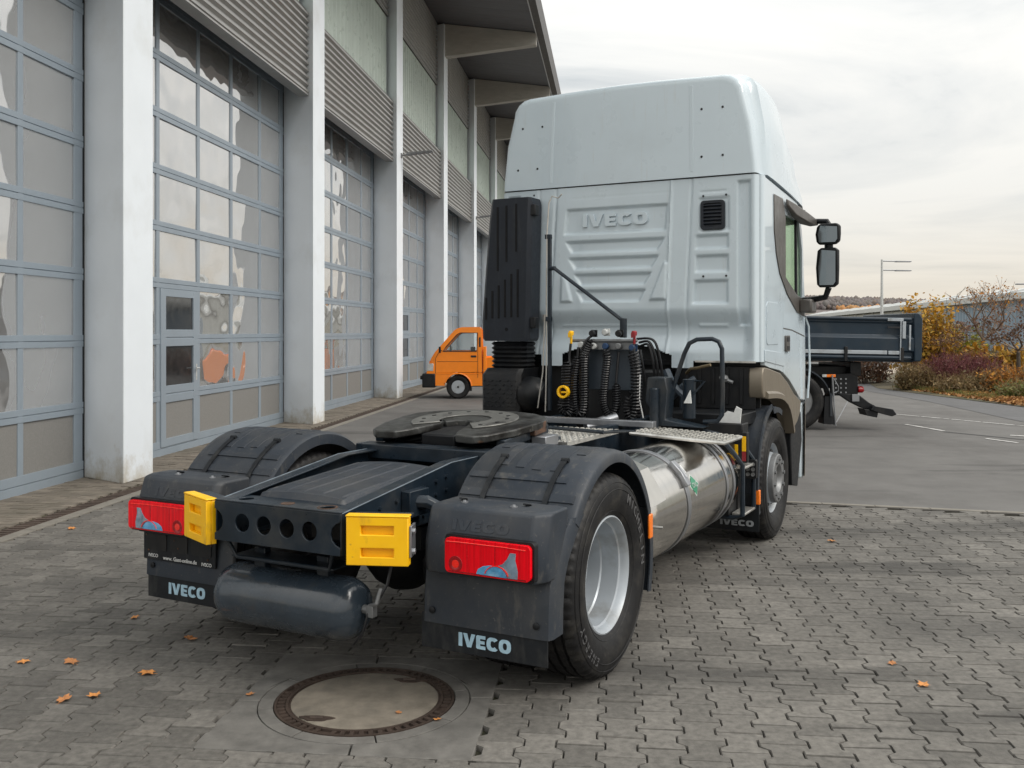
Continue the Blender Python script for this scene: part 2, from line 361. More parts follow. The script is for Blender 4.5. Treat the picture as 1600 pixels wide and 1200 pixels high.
# the five capital letters of the maker's lettering, drawn as outlines (unit height)
def glyphs():
    def ell(rx, ry, a0, a1, n, p=2.6):
        o = []
        for i in range(n + 1):
            a = R(a0 + (a1 - a0) * i / n); ca, sa = math.cos(a), math.sin(a)
            o.append((.43 + rx * math.copysign(abs(ca) ** (2 / p), ca), .5 + ry * math.copysign(abs(sa) ** (2 / p), sa)))
        return o
    g = []
    g.append(([(0, 0), (.27, 0), (.27, 1), (0, 1)], [], .27))
    g.append(([(.27, 0), (.56, 0), (.86, 1), (.58, 1), (.42, .36), (.27, 1), (-.02, 1)], [], .84))
    g.append(([(.08, 0), (.66, 0), (.66, .24), (.28, .24), (.28, .39), (.60, .39), (.60, .61), (.28, .61), (.28, .76), (.66, .76), (.66, 1), (.08, 1), (0, .92), (0, .08)], [], .66))
    g.append((ell(.43, .5, 40, 320, 22) + list(reversed(ell(.15, .25, 40, 320, 16))), [], .78))
    g.append((ell(.43, .5, 0, 345, 23), [ell(.15, .25, 0, 337.5, 15)], .86))
    return g
def lettering(h, width=None, gap=.09):
    """list of (outline, holes), bottom-left at 0,0; scaled to width if given"""
    x = 0; r = []
    gl = glyphs(); tot = sum(w for _, _, w in gl) + gap * 4
    sx = (width / tot) if width else h
    for o, hs, w_ in gl:
        r.append(([((x + a) * sx, b * h) for a, b in o], [[((x + a) * sx, b * h) for a, b in hh] for hh in hs])); x += w_ + gap
    return r, tot * sx
def text_mesh(body, size, extrude=.001, align='CENTER'):
    cu = bpy.data.curves.new('lettering', 'FONT'); cu.body = body; cu.size = size; cu.extrude = extrude; cu.align_x = align; cu.offset = size * .01
    o = bpy.data.objects.new('lettering', cu); col.objects.link(o)
    dg = bpy.context.evaluated_depsgraph_get(); me = bpy.data.meshes.new_from_object(o.evaluated_get(dg))
    bpy.data.objects.remove(o); bpy.data.curves.remove(cu); return me

# ================================================================== GROUND
TB = R(5.97); BC, BS = math.cos(TB), math.sin(TB); B0 = (-4.458, 11.020)
def bw(n, b, z=0): return (B0[0] + n * BC + b * BS, B0[1] - n * BS + b * BC, z)     # building frame -> world
sheet = MB().add([(-2500, -2500, -.06), (2500, -2500, -.06), (2500, 2500, -.06), (-2500, 2500, -.06)], [(0, 1, 2, 3)])
tag(sheet.build('ground', M['earth'], ang=0), kind='structure')
def bline(n): return .9 - .181 * n                                   # edge between pavers and asphalt
a = MB(); pl = [bw(.42, bline(.42)), bw(26, bline(26)), bw(26, -14), (70, -14, 0), (70, 70, 0), (-40, 75, 0), bw(.42, 52)]
a.add([(p[0], p[1], -.004) for p in pl], [tuple(range(len(pl)))])
tag(a.build('asphalt_yard', M['asphalt'], ang=0), kind='structure')
# paving
paving = tag(MB().add([(*bw(n, b)[:2], -.024) for n, b in ((.40, -14), (26, -14), (26, bline(26) + .12), (.40, bline(.4) + .12))], [(0, 1, 2, 3)]).build('paving', M['bed'], ang=0), kind='structure')
PN, PB, AM = 1.2 / 7, .2, .0185
def paver_outline(g=.0030):
    # straight cross joints at b = +-.1, wavy long sides
    pr = [(-.1, 1), (-.064, 1), (-.036, -1), (.036, -1), (.064, 1), (.1, 1)]
    rgt = [(PN / 2 + AM * s - g, b * (1 - g / .1)) for b, s in pr]; return rgt + [(-x, y) for x, y in reversed(rgt)]
PO = paver_outline(); POC = [(x * .955, y * .965) for x, y in PO]
def paver_geo(mb, cx, cy, dz, tx, ty, rot, half=0):
    vs = []
    for ring, h in ((POC, 0), (PO, -.006), (PO, -.03)):
        for x, y in ring:
            if half < 0: y = min(y, -.004)
            if half > 0: y = max(y, .004)
            x2, y2 = x * math.cos(rot) - y * math.sin(rot), x * math.sin(rot) + y * math.cos(rot)
            vs.append((cx + x2, cy + y2, h + dz + x2 * tx + y2 * ty))
    k = len(PO); fs = [tuple(range(k))]
    for r_ in range(2):
        for i in range(k): j = (i + 1) % k; fs.append((r_ * k + i, r_ * k + k + i, r_ * k + k + j, r_ * k + j))
    mb.add(vs, fs)
SL = (3.81, 5.01, -6.62, -5.42)                                      # concrete surround of the manhole (n0,n1,b0,b1)
cells = []
i0 = int(.5 / PN)
off_n = SL[1] + PN / 2 + AM * .35
for i in range(-28, 76):
    n_ = off_n + i * PN
    if n_ < .55: continue
    ph = 0 if i % 2 == 0 else .1
    j = 0
    while True:
        b_ = SL[2] - 3.5 + ph + j * PB; j += 1
        if b_ > bline(n_) - .03: break
        half = 0
        if SL[0] - .04 < n_ < SL[1] + .04 and SL[2] - .15 < b_ < SL[3] + .15:
            if SL[2] - .03 < b_ < SL[2] + .03: half = -1
            elif SL[3] - .03 < b_ < SL[3] + .03: half = 1
            elif SL[2] - .03 < b_ < SL[3] + .03: continue
        X, Y, _ = bw(n_, b_)
        if Y < 2.6: continue
        u = 1501 * X / Y; v = 1501 * CAM_H / Y - 518 + 518
        if abs(u) > (950 if Y > 9 else 1900): continue
        cells.append((n_, b_, X, Y, half))
vis = [c for c in cells if c[4] == 0 and abs(1501 * c[2] / c[3]) < 800 and 518 + 1501 * CAM_H / c[3] < 1205 and not (-1.9 < c[2] < .9 and c[3] > 4.9)]
vis.sort(key=lambda c: c[3]); single = set(vis[:300])
pm = MB(); paver_geo(pm, 0, 0, 0, 0, 0, 0); pme = pm.mesh('paver', M['paver'], recalc=False, ang=30)
rest = MB(); rp = random.Random(3)
for c in cells:
    dz, tx, ty, ro = rp.gauss(0, .0013), rp.gauss(0, .009), rp.gauss(0, .009), rp.gauss(0, .004)
    dz += .006 * mnoise.noise(Vector((c[2] * .5, c[3] * .5, 0)))
    if c in single:
        o = bpy.data.objects.new('paver', pme); col.objects.link(o); o.parent = paving
        o.location = (c[2], c[3], dz); o.rotation_euler = (ty, -tx, -TB + ro)
    else: paver_geo(rest, c[2], c[3], dz, tx, ty, -TB + ro, c[4])
tag(rest.build('paver_field', M['paver'], paving, recalc=False, ang=30), kind='stuff')
# kerb row between paving and asphalt
kb = MB(); n_ = 5.2
while n_ < 22:
    n2 = n_ + .5; g = .004
    q = [bw(n_ + g, bline(n_) + .015), bw(n2 - g, bline(n2) + .015), bw(n2 - g, bline(n2) + .095), bw(n_ + g, bline(n_) + .095)]
    kb.loft([[(x, y, -.03) for x, y, _ in q], [(x, y, .004) for x, y, _ in q]]); n_ = n2
tag(kb.build('kerb_edge', M['kerb'], bevel=0), kind='structure')
# apron of small pavers along the building with its drain channel
apron = tag(MB().add([bw(-.95, -14, -.012), bw(.21, -14, -.012), bw(.21, 52, -.012), bw(-.95, 52, -.012)], [(0, 1, 2, 3)]).build('apron', M['bed'], ang=0), kind='structure')
sp = MB(); rp = random.Random(5)
b_ = -8.0; k = 0
while b_ < 30:
    n_ = -.93 - (.1 if k % 2 else 0)
    while n_ < .2:
        a0, a1 = max(n_, -.93) + .003, min(n_ + .2, .2) - .003
        if a1 - a0 > .03:
            h = rp.gauss(.004, .002); q = [bw(a0, b_ + .003), bw(a1, b_ + .003), bw(a1, b_ + .097), bw(a0, b_ + .097)]
            sp.add([(x, y, -.02) for x, y, _ in q] + [(x, y, h) for x, y, _ in q], [(4, 5, 6, 7), (0, 1, 5, 4), (1, 2, 6, 5), (2, 3, 7, 6), (3, 0, 4, 7)])
        n_ += .2
    b_ += .1; k += 1
tag(sp.build('apron_paver', M['strip'], apron, recalc=False, ang=0), kind='stuff')
ch = MB(); ke = MB(); b_ = -8.
while b_ < 34:
    q = [bw(.215, b_), bw(.40, b_), bw(.40, b_ + .495), bw(.215, b_ + .495)]
    ch.loft([[(x, y, -.04) for x, y, _ in q], [(x, y, -.003) for x, y, _ in q]])
    for t in range(6):
        q = [bw(.235, b_ + .04 + t * .08), bw(.38, b_ + .04 + t * .08), bw(.38, b_ + .075 + t * .08), bw(.235, b_ + .075 + t * .08)]
        ch.loft([[(x, y, -.003) for x, y, _ in q], [(x, y, .004) for x, y, _ in q]])
    q = [bw(.405, b_ + .003), bw(.53, b_ + .003), bw(.53, b_ + .492), bw(.405, b_ + .492)]
    ke.loft([[(x, y, -.04) for x, y, _ in q], [(x, y, .004) for x, y, _ in q]]); b_ += .5
tag(ch.build('drain_channel', M['channel'], ang=0), kind='structure'); tag(ke.build('kerb_row', M['kerb'], bevel=.004), kind='structure')
# road, markings, pale lay-by
rd = MB(); P = [(8.2, 6), (8.9, 14), (9.9, 18.6), (10.4, 24), (10.45, 28.5), (10.3, 36), (9.6, 60), (18, 60), (12.6, 34), (11.35, 28), (11.8, 22.3), (12.4, 16), (13, 6)]
rd.add([(x, y, .002) for x, y in P], [tuple(range(len(P)))])
tag(rd.build('road', M['road'], ang=0), kind='structure')
gr = MB().add([(x, y, .006) for x, y in ((9.9, 34.5), (13.4, 33.8), (19, 46), (10, 50))], [(0, 1, 2, 3)])
tag(gr.build('pavement', M['gravel'], ang=0), kind='structure')
mk = MB()
def stripe(p, q, wd, z=.004):
    p, q = Vector(p), Vector(q); s_ = Vector(((q - p).y, -(q - p).x)).normalized() * wd / 2
    mk.add([(*(p + s_), z), (*(q + s_), z), (*(q - s_), z), (*(p - s_), z)], [(0, 1, 2, 3)])
stripe((7.42, 18.1), (7.6, 16.9), .07); stripe((7.75, 15.7), (7.95, 15.1), .06); stripe((8.05, 14.9), (9.0, 13.7), .11); stripe((8.4, 16.2), (8.85, 15.9), .09)
for i in range(6): stripe((8.1 + i * .33, 20.4 - i * .62), (8.1 + (i + .93) * .33, 20.4 - (i + .93) * .62), .05)
tag(mk.build('road_marking', M['paint'], ang=0), kind='structure')
tk = MB(); tr = []
for i in range(15):
    t = i / 14; tr.append((7.55 + 1.6 * t + .25 * math.sin(t * 3), 16.8 - 2.9 * t - .3 * math.sin(t * 3)))
for p, q in zip(tr, tr[1:]):
    p, q = Vector(p), Vector(q); s_ = Vector(((q - p).y, -(q - p).x)).normalized() * .05
    tk.add([(*(p + s_), 0), (*(q + s_), 0), (*(q - s_), 0), (*(p - s_), 0)], [(0, 1, 2, 3)])
M['tar'] = mat('tar_seam', (.045, .044, .043), .8, world=True)
tag(tk.build('tar_seam', M['tar'], ang=0), kind='structure')

# manhole
mh = thing('manhole', 'round manhole with rusty iron ring and concrete cover, set in a square slab surround', 'manhole', bw((SL[0] + SL[1]) / 2, (SL[2] + SL[3]) / 2), -TB)
CR = .50
def arcp(r, a0, a1, n=8): return [(r * math.cos(R(a0 + (a1 - a0) * i / n)), r * math.sin(R(a0 + (a1 - a0) * i / n))) for i in range(n + 1)]
hs = .597
for k in range(4):
    a0 = 90 * k + 8; m = MB(); g = .004
    def sq(a):
        c_, s_ = math.cos(R(a)), math.sin(R(a)); t = hs / max(abs(c_), abs(s_)); return (c_ * t, s_ * t)
    crn = [(hs, hs), (-hs, hs), (-hs, -hs), (hs, -hs)][k]
    pts = arcp(CR, a0 + .4, a0 + 89.6, 12) + [sq(a0 + 89.6), crn, sq(a0 + .4)]
    m.prism(pts, 'z', -.03, .001 + random.gauss(0, .001)); m.build('slab', M['slab'], mh, bevel=.004)
for k in range(8):
    a0 = 45 * k + 20; m = MB(); m.prism(arcp(CR - .004, a0 + .4, a0 + 44.6, 6) + list(reversed(arcp(.428, a0 + .4, a0 + 44.6, 6))), 'z', -.03, .001 + random.gauss(0, .0008)); m.build('slab', M['slab'], mh, bevel=.002)
m = MB()
for r0, r1, z in ((.424, .412, .004), (.412, .372, -.008), (.372, .358, .004), (.358, .347, -.002)):
    m.lathe([(-.03, r0 - .0004), (z, r0 - .0004), (z, r1), (-.03, r1)], (0, 0, 0), 'z', 72, True)
for k in range(60):
    if k % 15 in (13,): continue
    a_ = 2 * PI * k / 60; mt = Matrix.Rotation(a_, 3, 'Z'); m.obox(mt @ Vector((.392, 0, -.003)), (.0175, .010, .0065), mt)
m.build('frame_ring', M['castiron'], mh, ang=30)
m = MB(); m.lathe([(-.02, 0.0001), (-.02, .3465), (.000, .3465), (.003, .335), (.004, .0001)], (0, 0, 0), 'z', 64); m.build('cover', M['cover'], mh)
for a_ in (100 - 42, 280 - 42):
    m = MB(); c_ = Vector((math.cos(R(a_)) * .30, math.sin(R(a_)) * .30))
    m.prism([(c_.x + x, c_.y + y) for x, y in [(.075 * math.cos(t) * (1 + .25 * math.sin(3 * t)), .03 * math.sin(t)) for t in [2 * PI * i / 16 for i in range(16)]]], 'z', 0, .0062)
    m.tube([(c_.x - .03, c_.y, .008), (c_.x + .03, c_.y + .005, .008)], .008, 6)
    m.build('lifting_lug', M['castiron'], mh)

# ================================================================== WORKSHOP BUILDING
bld = thing('workshop_building', 'long white workshop hall with tall glazed sectional doors between pillars', 'building', (*B0, 0), -TB)
PER = 7.03
def bbox(m, n0, n1, b0, b1, z0, z1, mi=0): return m.box(n0, n1, b0, b1, z0, z1, mi)
# column mesh
m = MB(); pl = [(0, 0), (0, .72), (-1.0, .72), (-1.0, .52), (-.72, .44)]
m.prism(pl, 'z', 0, 12.02); cme = m.mesh('column', M['column'], ang=30)
for k in range(-1, 7):
    o = link('column', cme, bld, .012); o.location = (0, PER * k, 0)
# rails, mullions and panes of a sectional door
b0, b1 = .93, PER + .41
ROW = [.10, .84, 1.64, 2.435, 3.23, 4.02, 4.81, 5.61, 6.42, 7.2]
MUL = [b0 + .10] + [2.32, 3.64, 4.92, 6.22] + [b1 - .10]
def door(kk, wicket):
    dr = empty('sectional_door', bld, (-.72, PER * kk, 0))
    for i, z in enumerate(ROW[:-1]):
        h = .07 if i else .105; pr = [(-.04, -h), (0, -h), (0, -.004), (-.012, -.002), (-.012, .002), (0, .004), (0, h), (-.04, h)]
        if ('r', i > 0) not in PANE: PANE[('r', i > 0)] = MB().prism(pr, 'y', b0, b1).mesh('rail', M['doorframe'], ang=30)
        o = link('rail', PANE[('r', i > 0)], dr, .005); o.location = (0, 0, z)
    for i, y in enumerate(MUL):
        wd = .09 if i in (0, 5) else .048
        if ('m', wd) not in PANE: PANE[('m', wd)] = MB().box(-.036, -.004, -wd, wd, .12, 7.2).mesh('mullion', M['doorframe'], ang=0)
        o = link('mullion', PANE[('m', wd)], dr, .005); o.location = (0, y, 0)
    for i in range(5):
        for j in range(9):
            y0, y1 = MUL[i] + .042, MUL[i + 1] - .042; z0, z1 = ROW[j] + .065, ROW[j + 1] - .065
            if j == 8: continue
            p = PANE[(j == 0, round(y1 - y0, 3), round(z1 - z0, 3))] if (j == 0, round(y1 - y0, 3), round(z1 - z0, 3)) in PANE else None
            if p is None:
                q = MB().box(-.006, .006, -(y1 - y0) / 2, (y1 - y0) / 2, -(z1 - z0) / 2, (z1 - z0) / 2)
                p = q.mesh('pane', M['doorpanel'] if j == 0 else M['pane'], ang=0); PANE[(j == 0, round(y1 - y0, 3), round(z1 - z0, 3))] = p
            if wicket and i == wicket and j in (0, 1, 2): continue
            o = link('lower_panel' if j == 0 else 'pane', p, dr); o.location = (-.026, (y0 + y1) / 2, (z0 + z1) / 2)
            o.rotation_euler = (0, random.gauss(0, .006), random.gauss(0, .006))
    se = MB(); se.box(-.10, -.045, b0 - .14, b1 + .16, 0, 7.3); se.box(-.04, -.004, b1 + .004, b1 + .15, 0, 7.2); se.box(-.04, -.004, b0 - .14, b0 - .004, 0, 7.2)
    se.box(-.044, -.006, b0, b1, .0, ROW[0] - .112)
    se.build('seal', M['seal'], dr, ang=0)
    if wicket:
        y0, y1 = MUL[wicket] + .0, MUL[wicket + 1] - .0
        wf = MB()
        for yy in (y0 + .06, y1 - .21): wf.box(-.03, .012, yy, yy + .15, .12, 2.36)
        for z in (.12, .74, .87, 1.54, 1.67, 2.25): wf.box(-.029, .010, y0 + .205, y1 - .205, z, z + .11)
        for yy in (y0 + .048, y1 - .056): wf.box(-.02, .004, yy, yy + .006, .12, 2.37)
        wf.build('wicket_frame', M['doorframe'], dr, .006)
        for j, (z0, z1) in enumerate(((.2, .76), (.95, 1.56), (1.75, 2.29))):
            o = MB().box(-.02, -.01, y0 + .16, y1 - .16, z0, z1).build('lower_panel' if j == 0 else 'pane', M['doorpanel'] if j == 0 else M['glassdoor'], dr, ang=0)
        hd = MB(); yb = y1 - .115; hd.box(.008, .016, yb - .02, yb + .02, 1.02, 1.26); hd.tube([(.016, yb, 1.2), (.06, yb, 1.2), (.065, yb - .11, 1.2)], .011, 8)
        hd.build('handle', M['greylight'], dr)
    return dr
PANE = {}
for kk, wk in ((-1, 0), (0, 1), (1, 0), (2, 2), (3, 0), (4, 0), (5, 0)): door(kk, wk)
# corrugated sheets, polycarbonate band, soffit
def corr_sheet(nm, z0, z1, n0, kk, depth=.055, pitch=.135):
    m = MB(); k = int(round((z1 - z0) / pitch)); pr = []
    for i in range(k):
        z = z0 + (z1 - z0) * i / k; p = (z1 - z0) / k
        pr += [(n0, z), (n0 + depth, z + .22 * p), (n0 + depth, z + .52 * p), (n0, z + .74 * p)]
    pr.append((n0, z1))
    y0, y1 = PER * kk + .722, PER * (kk + 1) - .002 + .1
    m.loft([[(n, y0, z) for n, z in pr], [(n, y1, z) for n, z in pr]], cap=False, closed=False)
    m.box(n0 - .16, n0 - .01, y0, y1, z0, z0 + .02); m.box(n0 - .16, n0 + depth, y0, y1, z0 - .03, z0 - .002)
    return m.build(nm, M['corr'], bld, ang=25, recalc=False)
for kk in range(-1, 6):
    corr_sheet('corrugated_panel', 6.22, 7.80, -.16, kk)
    corr_sheet('corrugated_panel', 10.02, 12.10, -.30, kk)
    y0, y1 = PER * kk + .722, PER * (kk + 1) + .1
    m = MB(); yy = y0
    while yy < y1 - .01:
        ye = min(yy + .30, y1); m.box(-.36, -.30, yy + .004, ye - .004, 7.78, 10.0)
        for t in range(1, 5):
            ys = yy + .06 * t
            if ys < ye - .01: m.box(-.3, -.2935, ys - .004, ys + .004, 7.8, 10.0)
        yy = ye
    m.build('polycarbonate_band', M['poly'], bld, ang=0)
    m = MB(); m.box(-.38, -.255, y0, y1, 9.985, 10.017); m.box(-.38, -.17, y0, y1, 7.801, 7.83); m.build('sheet_flashing', M['fascia'], bld, ang=0)
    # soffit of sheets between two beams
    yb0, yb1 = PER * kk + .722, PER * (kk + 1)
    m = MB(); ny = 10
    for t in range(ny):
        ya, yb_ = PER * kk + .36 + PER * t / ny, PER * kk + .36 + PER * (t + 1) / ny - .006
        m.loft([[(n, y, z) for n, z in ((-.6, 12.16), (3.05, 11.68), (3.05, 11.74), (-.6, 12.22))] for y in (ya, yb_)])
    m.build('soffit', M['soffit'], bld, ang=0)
for kk in range(-1, 7):
    m = MB(); yc = PER * kk + .36
    m.prism([(-.02, 10.98), (.25, 10.99), (3.06, 11.28), (3.06, 11.66), (-.02, 12.06)], 'y', yc - .16, yc + .16)
    m.build('roof_beam', M['beam'], bld, .008)
m = MB(); m.prism([(3.05, 11.60), (3.08, 11.60), (3.08, 11.78), (3.05, 11.78)], 'y', -7, 49.5); m.build('eave_edge', M['whiteedge'], bld, ang=0)
m = MB(); m.prism([(3.082, 11.62), (3.30, 11.62), (3.34, 12.2), (3.30, 12.3), (3.082, 12.25)], 'y', -7, 49.5); m.prism([(-12, 13.0), (3.082, 12.0), (3.082, 12.25), (-12, 13.3)], 'y', -7, 49.5)
m.build('roof', M['fascia'], bld, ang=0)
m = MB(); m.box(-12, -.86, 49.2, 49.5, 0, 12.9); m.box(-12, -.86, -7.2, -7, 0, 12.9); m.box(-1.0, -.84, -7, 49.2, 7.2, 12.1); m.box(-12, -11.8, -7, 49.2, 0, 12.9)
m.build('wall', M['column'], bld, ang=0)
# lamps on the pillars
def wall_lamp(b, z, lab):
    t = thing('wall_lamp', lab, 'lamp', bw(0, b, z), -TB, 'lamps on the workshop pillars')
    m = MB(); m.box(.002, .03, -.06, .06, -.06, .06); m.tube([(.03, 0, 0), (.18, 0, .03)], .02, 8); m.build('bracket', M['hubgrey'], t)
    m = MB(); m.loft([[(.16, -.09, .0), (.16, .09, .0), (.16, .09, .07), (.16, -.09, .07)], [(.85, -.11, .08), (.85, .11, .08), (.85, .09, .12), (.85, -.09, .12)]]); m.build('lamp_head', M['hubgrey'], t, .01)
wall_lamp(2 * PER + .5, 6.42, 'flat grey lamp on the third white pillar from the left, above the doors')
wall_lamp(4 * PER + .5, 6.42, 'small grey lamp on a far white pillar, just left of the truck air intake')

# ================================================================== TRACTOR TRUCK
TH = R(27.99)
tr = thing('tractor_truck', 'white two axle tractor truck with dark grey mudguards, seen from behind', 'truck', (-.599, 5.4826, 0), -TH)
def T(mb, name, mt, bevel=0, parent=None, **k): return mb.build(name, M[mt] if isinstance(mt, str) else mt, parent or tr, bevel, **k)
WB = 3.68; RW = .512
def ss(a, b, x):
    t = max(0, min(1, (x - a) / (b - a))); return t * t * (3 - 2 * t)
# ---- frame
def ztop(y): return .925 if y < -1.09 else (.925 + (1.045 - .925) * min(1, (y + 1.09) / .95) if y < -.14 else 1.045)
for sx in (-1, 1):
    m = MB(); ys = [-1.09, -.75, -.45, -.14, .5, 2, 3.4, 5.1]
    for y, y2 in zip(ys, ys[1:]):
        zb0, zb1 = (.735 if y < -.5 else .76), (.735 if y2 < -.5 else .76)
        m.loft([[(sx * x, yy, z) for x, z in ((.377, zb), (.385, zb), (.385, ztop(yy)), (.377, ztop(yy)))] for yy, zb in ((y, zb0), (y2, zb1))])
        m.loft([[(sx * x, yy, z) for x, z in ((.305, ztop(yy) - .008), (.3765, ztop(yy) - .008), (.3765, ztop(yy) + .0005), (.305, ztop(yy) + .0005))] for yy in (y, y2)])
        m.loft([[(sx * x, yy, z) for x, z in ((.305, zb), (.3765, zb), (.3765, zb + .008), (.305, zb + .008))] for yy, zb in ((y, zb0), (y2, zb1))])
    T(m, 'frame_rail', 'frame', .003)
    e_ = MB(); e_.tube([(sx * .384, y, ztop(y)) for y in (-1.085, -.75, -.45, -.14, .3, .9, 1.6)], .0035, 5); T(e_, 'rail_edge', 'edgeglint')  # thin strip along the rail top, coloured as its sky highlight
    b = MB()
    for y in [-.95, -.88, -.8, -.66, -.58, -.5, -.42, -.3, -.2, -.1]:
        for dz in (.06, .13, .2):
            if random.random() < .7: b.cyl((sx * .384, y, ztop(y) - dz), (sx * .399, y, ztop(y) - dz), .011, 6)
    T(b, 'bolt', 'frame')
m = MB(); out_ = [(-.384, .735), (.384, .735), (.384, .925), (-.384, .925)]
out_ = [(-.384, .735), (.384, .735), (.384, .77)] + [(.384 - .055 * math.cos(R(t)) , .83 + .055 * math.sin(R(t))) for t in (-60, -30, 0, 30, 60)] + [(.384, .89), (.384, .925), (-.384, .925), (-.384, .89)] + [(-.384 + .055 * math.cos(R(t)), .83 + .055 * math.sin(R(t))) for t in (60, 30, 0, -30, -60)] + [(-.384, .77)]
m.prism(out_, 'y', -1.098, -1.088, holes=[circ(x, .832, .044, 20) for x in (-.205, -.07, .07, .205)]); T(m, 'rear_crossmember', 'frame', .002)
m = MB(); m.prism([(-.384, -1.098), (.384, -1.098), (.384, -.96), (.30, -.93), (-.30, -.93), (-.384, -.96)], 'z', .926, .934, holes=[circ(-.25, -1.02, .038, 16), circ(.25, -1.02, .038, 16)]); T(m, 'top_plate', 'frame', .002)
m = MB(); m.prism(circ(.02, -1.03, .035, 9), 'z', .934, .9355); m.prism([(.25 + x * 1.4, -1.02 + y * 1.4) for x, y in circ(0, 0, .036, 12)], 'z', .934, .9352, holes=[circ(.25, -1.02, .04, 12)]); T(m, 'rust_patch', 'rust')
m = MB(); m.prism([(-.38, .735), (.38, .735), (.38, .742), (-.38, .742)], 'y', -1.09, -.9); T(m, 'bottom_flange', 'frame')
# ribbed plastic cover between the rails
def trayf(u, v):
    x = -.29 + .58 * u; y = -.93 + .86 * v
    z = .945 + .055 * v + .018 * math.sin(PI * u) + .006 * ss(.0, .10, (u * 5 + .5) % 1) * ss(1, .9, (u * 5 + .5) % 1) * (1 if .05 < v < .95 else 0) - .05 * max(0, abs(u - .5) * 2 - .86) / .14 - (.03 if v < .02 or v > .98 else 0)
    return (x, y, z)
T(MB().grid(120, 40, trayf), 'frame_cover', 'plastic', ang=50)
for y in (-.45, 0, 1.1, 2.2, 3.3): T(MB().box(-.376, .376, y - .06, y + .06, .78, .93), 'crossmember', 'frame', .01)
# yellow guide blocks
for sx in (1, -1):
    mt = Matrix.Rotation(R(22) * sx, 3, 'Z'); c = Vector((sx * .535, -1.0, .812))
    p = empty('guide_block', tr)
    m = MB()
    def loc2(u, w_, v): q = mt @ Vector((u * 1.0, w_, v)); return (c.x + q.x, c.y + q.y, c.z + q.z)
    hw, hh = .142, .108
    outer = [(-hw, -hh), (hw, -hh), (hw, hh), (-hw, hh)]
    slots = [[(-.075 * 1, z - .02), (.075, z - .02), (.075, z + .02), (-.075, z + .02)] for z in (-.05, .05)]
    m.prism(outer, 'y', -.062, -.035, holes=slots); m.box(-hw, hw, -.0348, -.008, -hh, hh)
    m.box(-hw - .003, hw + .003, -.064, -.006, hh + .0005, hh + .010)
    m.v = [loc2(x, y, z) for x, y, z in m.v]; T(m, 'block', 'yellow', .004, p)
    m = MB().box(-hw * .9, hw, -.0055, .07, hh - .01, hh + .002); m.v = [loc2(x, y, z) for x, y, z in m.v]; T(m, 'cap_plate', 'frame', .002, p)
    m = MB(); m.box(hw * sx + (.001 if sx > 0 else -.012), hw * sx + (.012 if sx > 0 else -.001), -.05, .04, -.07, .07)
    for z in (-.045, .045): m.cyl((hw * sx, -.03, z), ((hw + .026) * sx, -.03, z), .014, 8)
    m.v = [loc2(x, y, z) for x, y, z in m.v]; T(m, 'bolt', 'strap', .002, p)
    m = MB().box(sx * .386, sx * .47, -1.03, -.9, .72, .9); T(m, 'block_mount', 'frame', .005)
# air tank under the rear
m = MB(); pr = [(-.555, .0005), (-.55, .06), (-.535, .10), (-.51, .13), (-.475, .147), (-.445, .1525), (.215, .1525), (.245, .147), (.285, .13), (.31, .10), (.325, .06), (.33, .0005)]
m.lathe(pr, (0, -.85, .417), 'x', 40); at_ = T(m, 'air_tank', 'tankpaint', ang=50)
m = MB(); m.tube([(.33, -.85, .43), (.375, -.85, .43)], .022, 8); m.tube([(.37, -.86, .45), (.42, -.87, .47), (.43, -.85, .54)], .012, 6); m.box(.36, .40, -.875, -.835, .40, .455); T(m, 'valve', 'hubgrey', .003, at_)
m = MB(); m.tube([(.42, -.86, .48), (.46, -.84, .56), (.46, -.8, .66), (.40, -.75, .72), (.30, -.7, .74)], .008, 6); m.tube([(.37, -.87, .42), (.36, -.9, .33), (.31, -.9, .27)], .006, 6); T(m, 'hose', 'cable', 0, at_)
for x in (-.30, .10):
    m = MB(); m.box(x - .035, x + .035, -.875, -.83, .55, .66); T(m, 'tank_strap', 'frame', .004)
m = MB(); m.tube([(-.42, -.99, .73), (-.36, -.97, .63), (.22, -.97, .63), (.26, -.99, .73)], .012, 6); m.box(-.40, .24, -.97, -.80, .625, .634); T(m, 'tank_bracket', 'frame', .003)
# ---- rear axle
m = MB(); m.tube([(-.95, 0, RW), (.95, 0, RW)], .075, 14); m.sphere((0, -.02, RW), .235, 16, sc=(1, 1, .95)); m.cyl((0, .2, RW + .03), (0, .55, RW + .08), .09, 12); T(m, 'rear_axle', 'black')
for sx in (-1, 1):
    m = MB(); m.lathe([(0, .12), (.03, .135), (.12, .14), (.16, .12), (.22, .13), (.25, .11)], (sx * .55, -.42, .48), 'z', 20); m.box(sx * .55 - .06, sx * .55 + .06, -.5, .55, .38, .48); T(m, 'air_spring', 'black')
m = MB(); m.tube([(.40, -.55, .90), (.47, -.52, .90), (.54, -.44, .84), (.62, -.35, .76)], .035, 8); m.box(.387, .44, -.62, -.45, .83, .96); T(m, 'bracket_arm', 'frame', .004)
m = MB(); m.box(-.36, .36, -.4, .7, .62, .74); m.box(-.5, .5, .6, 2.9, .45, .75); T(m, 'underframe', 'black')
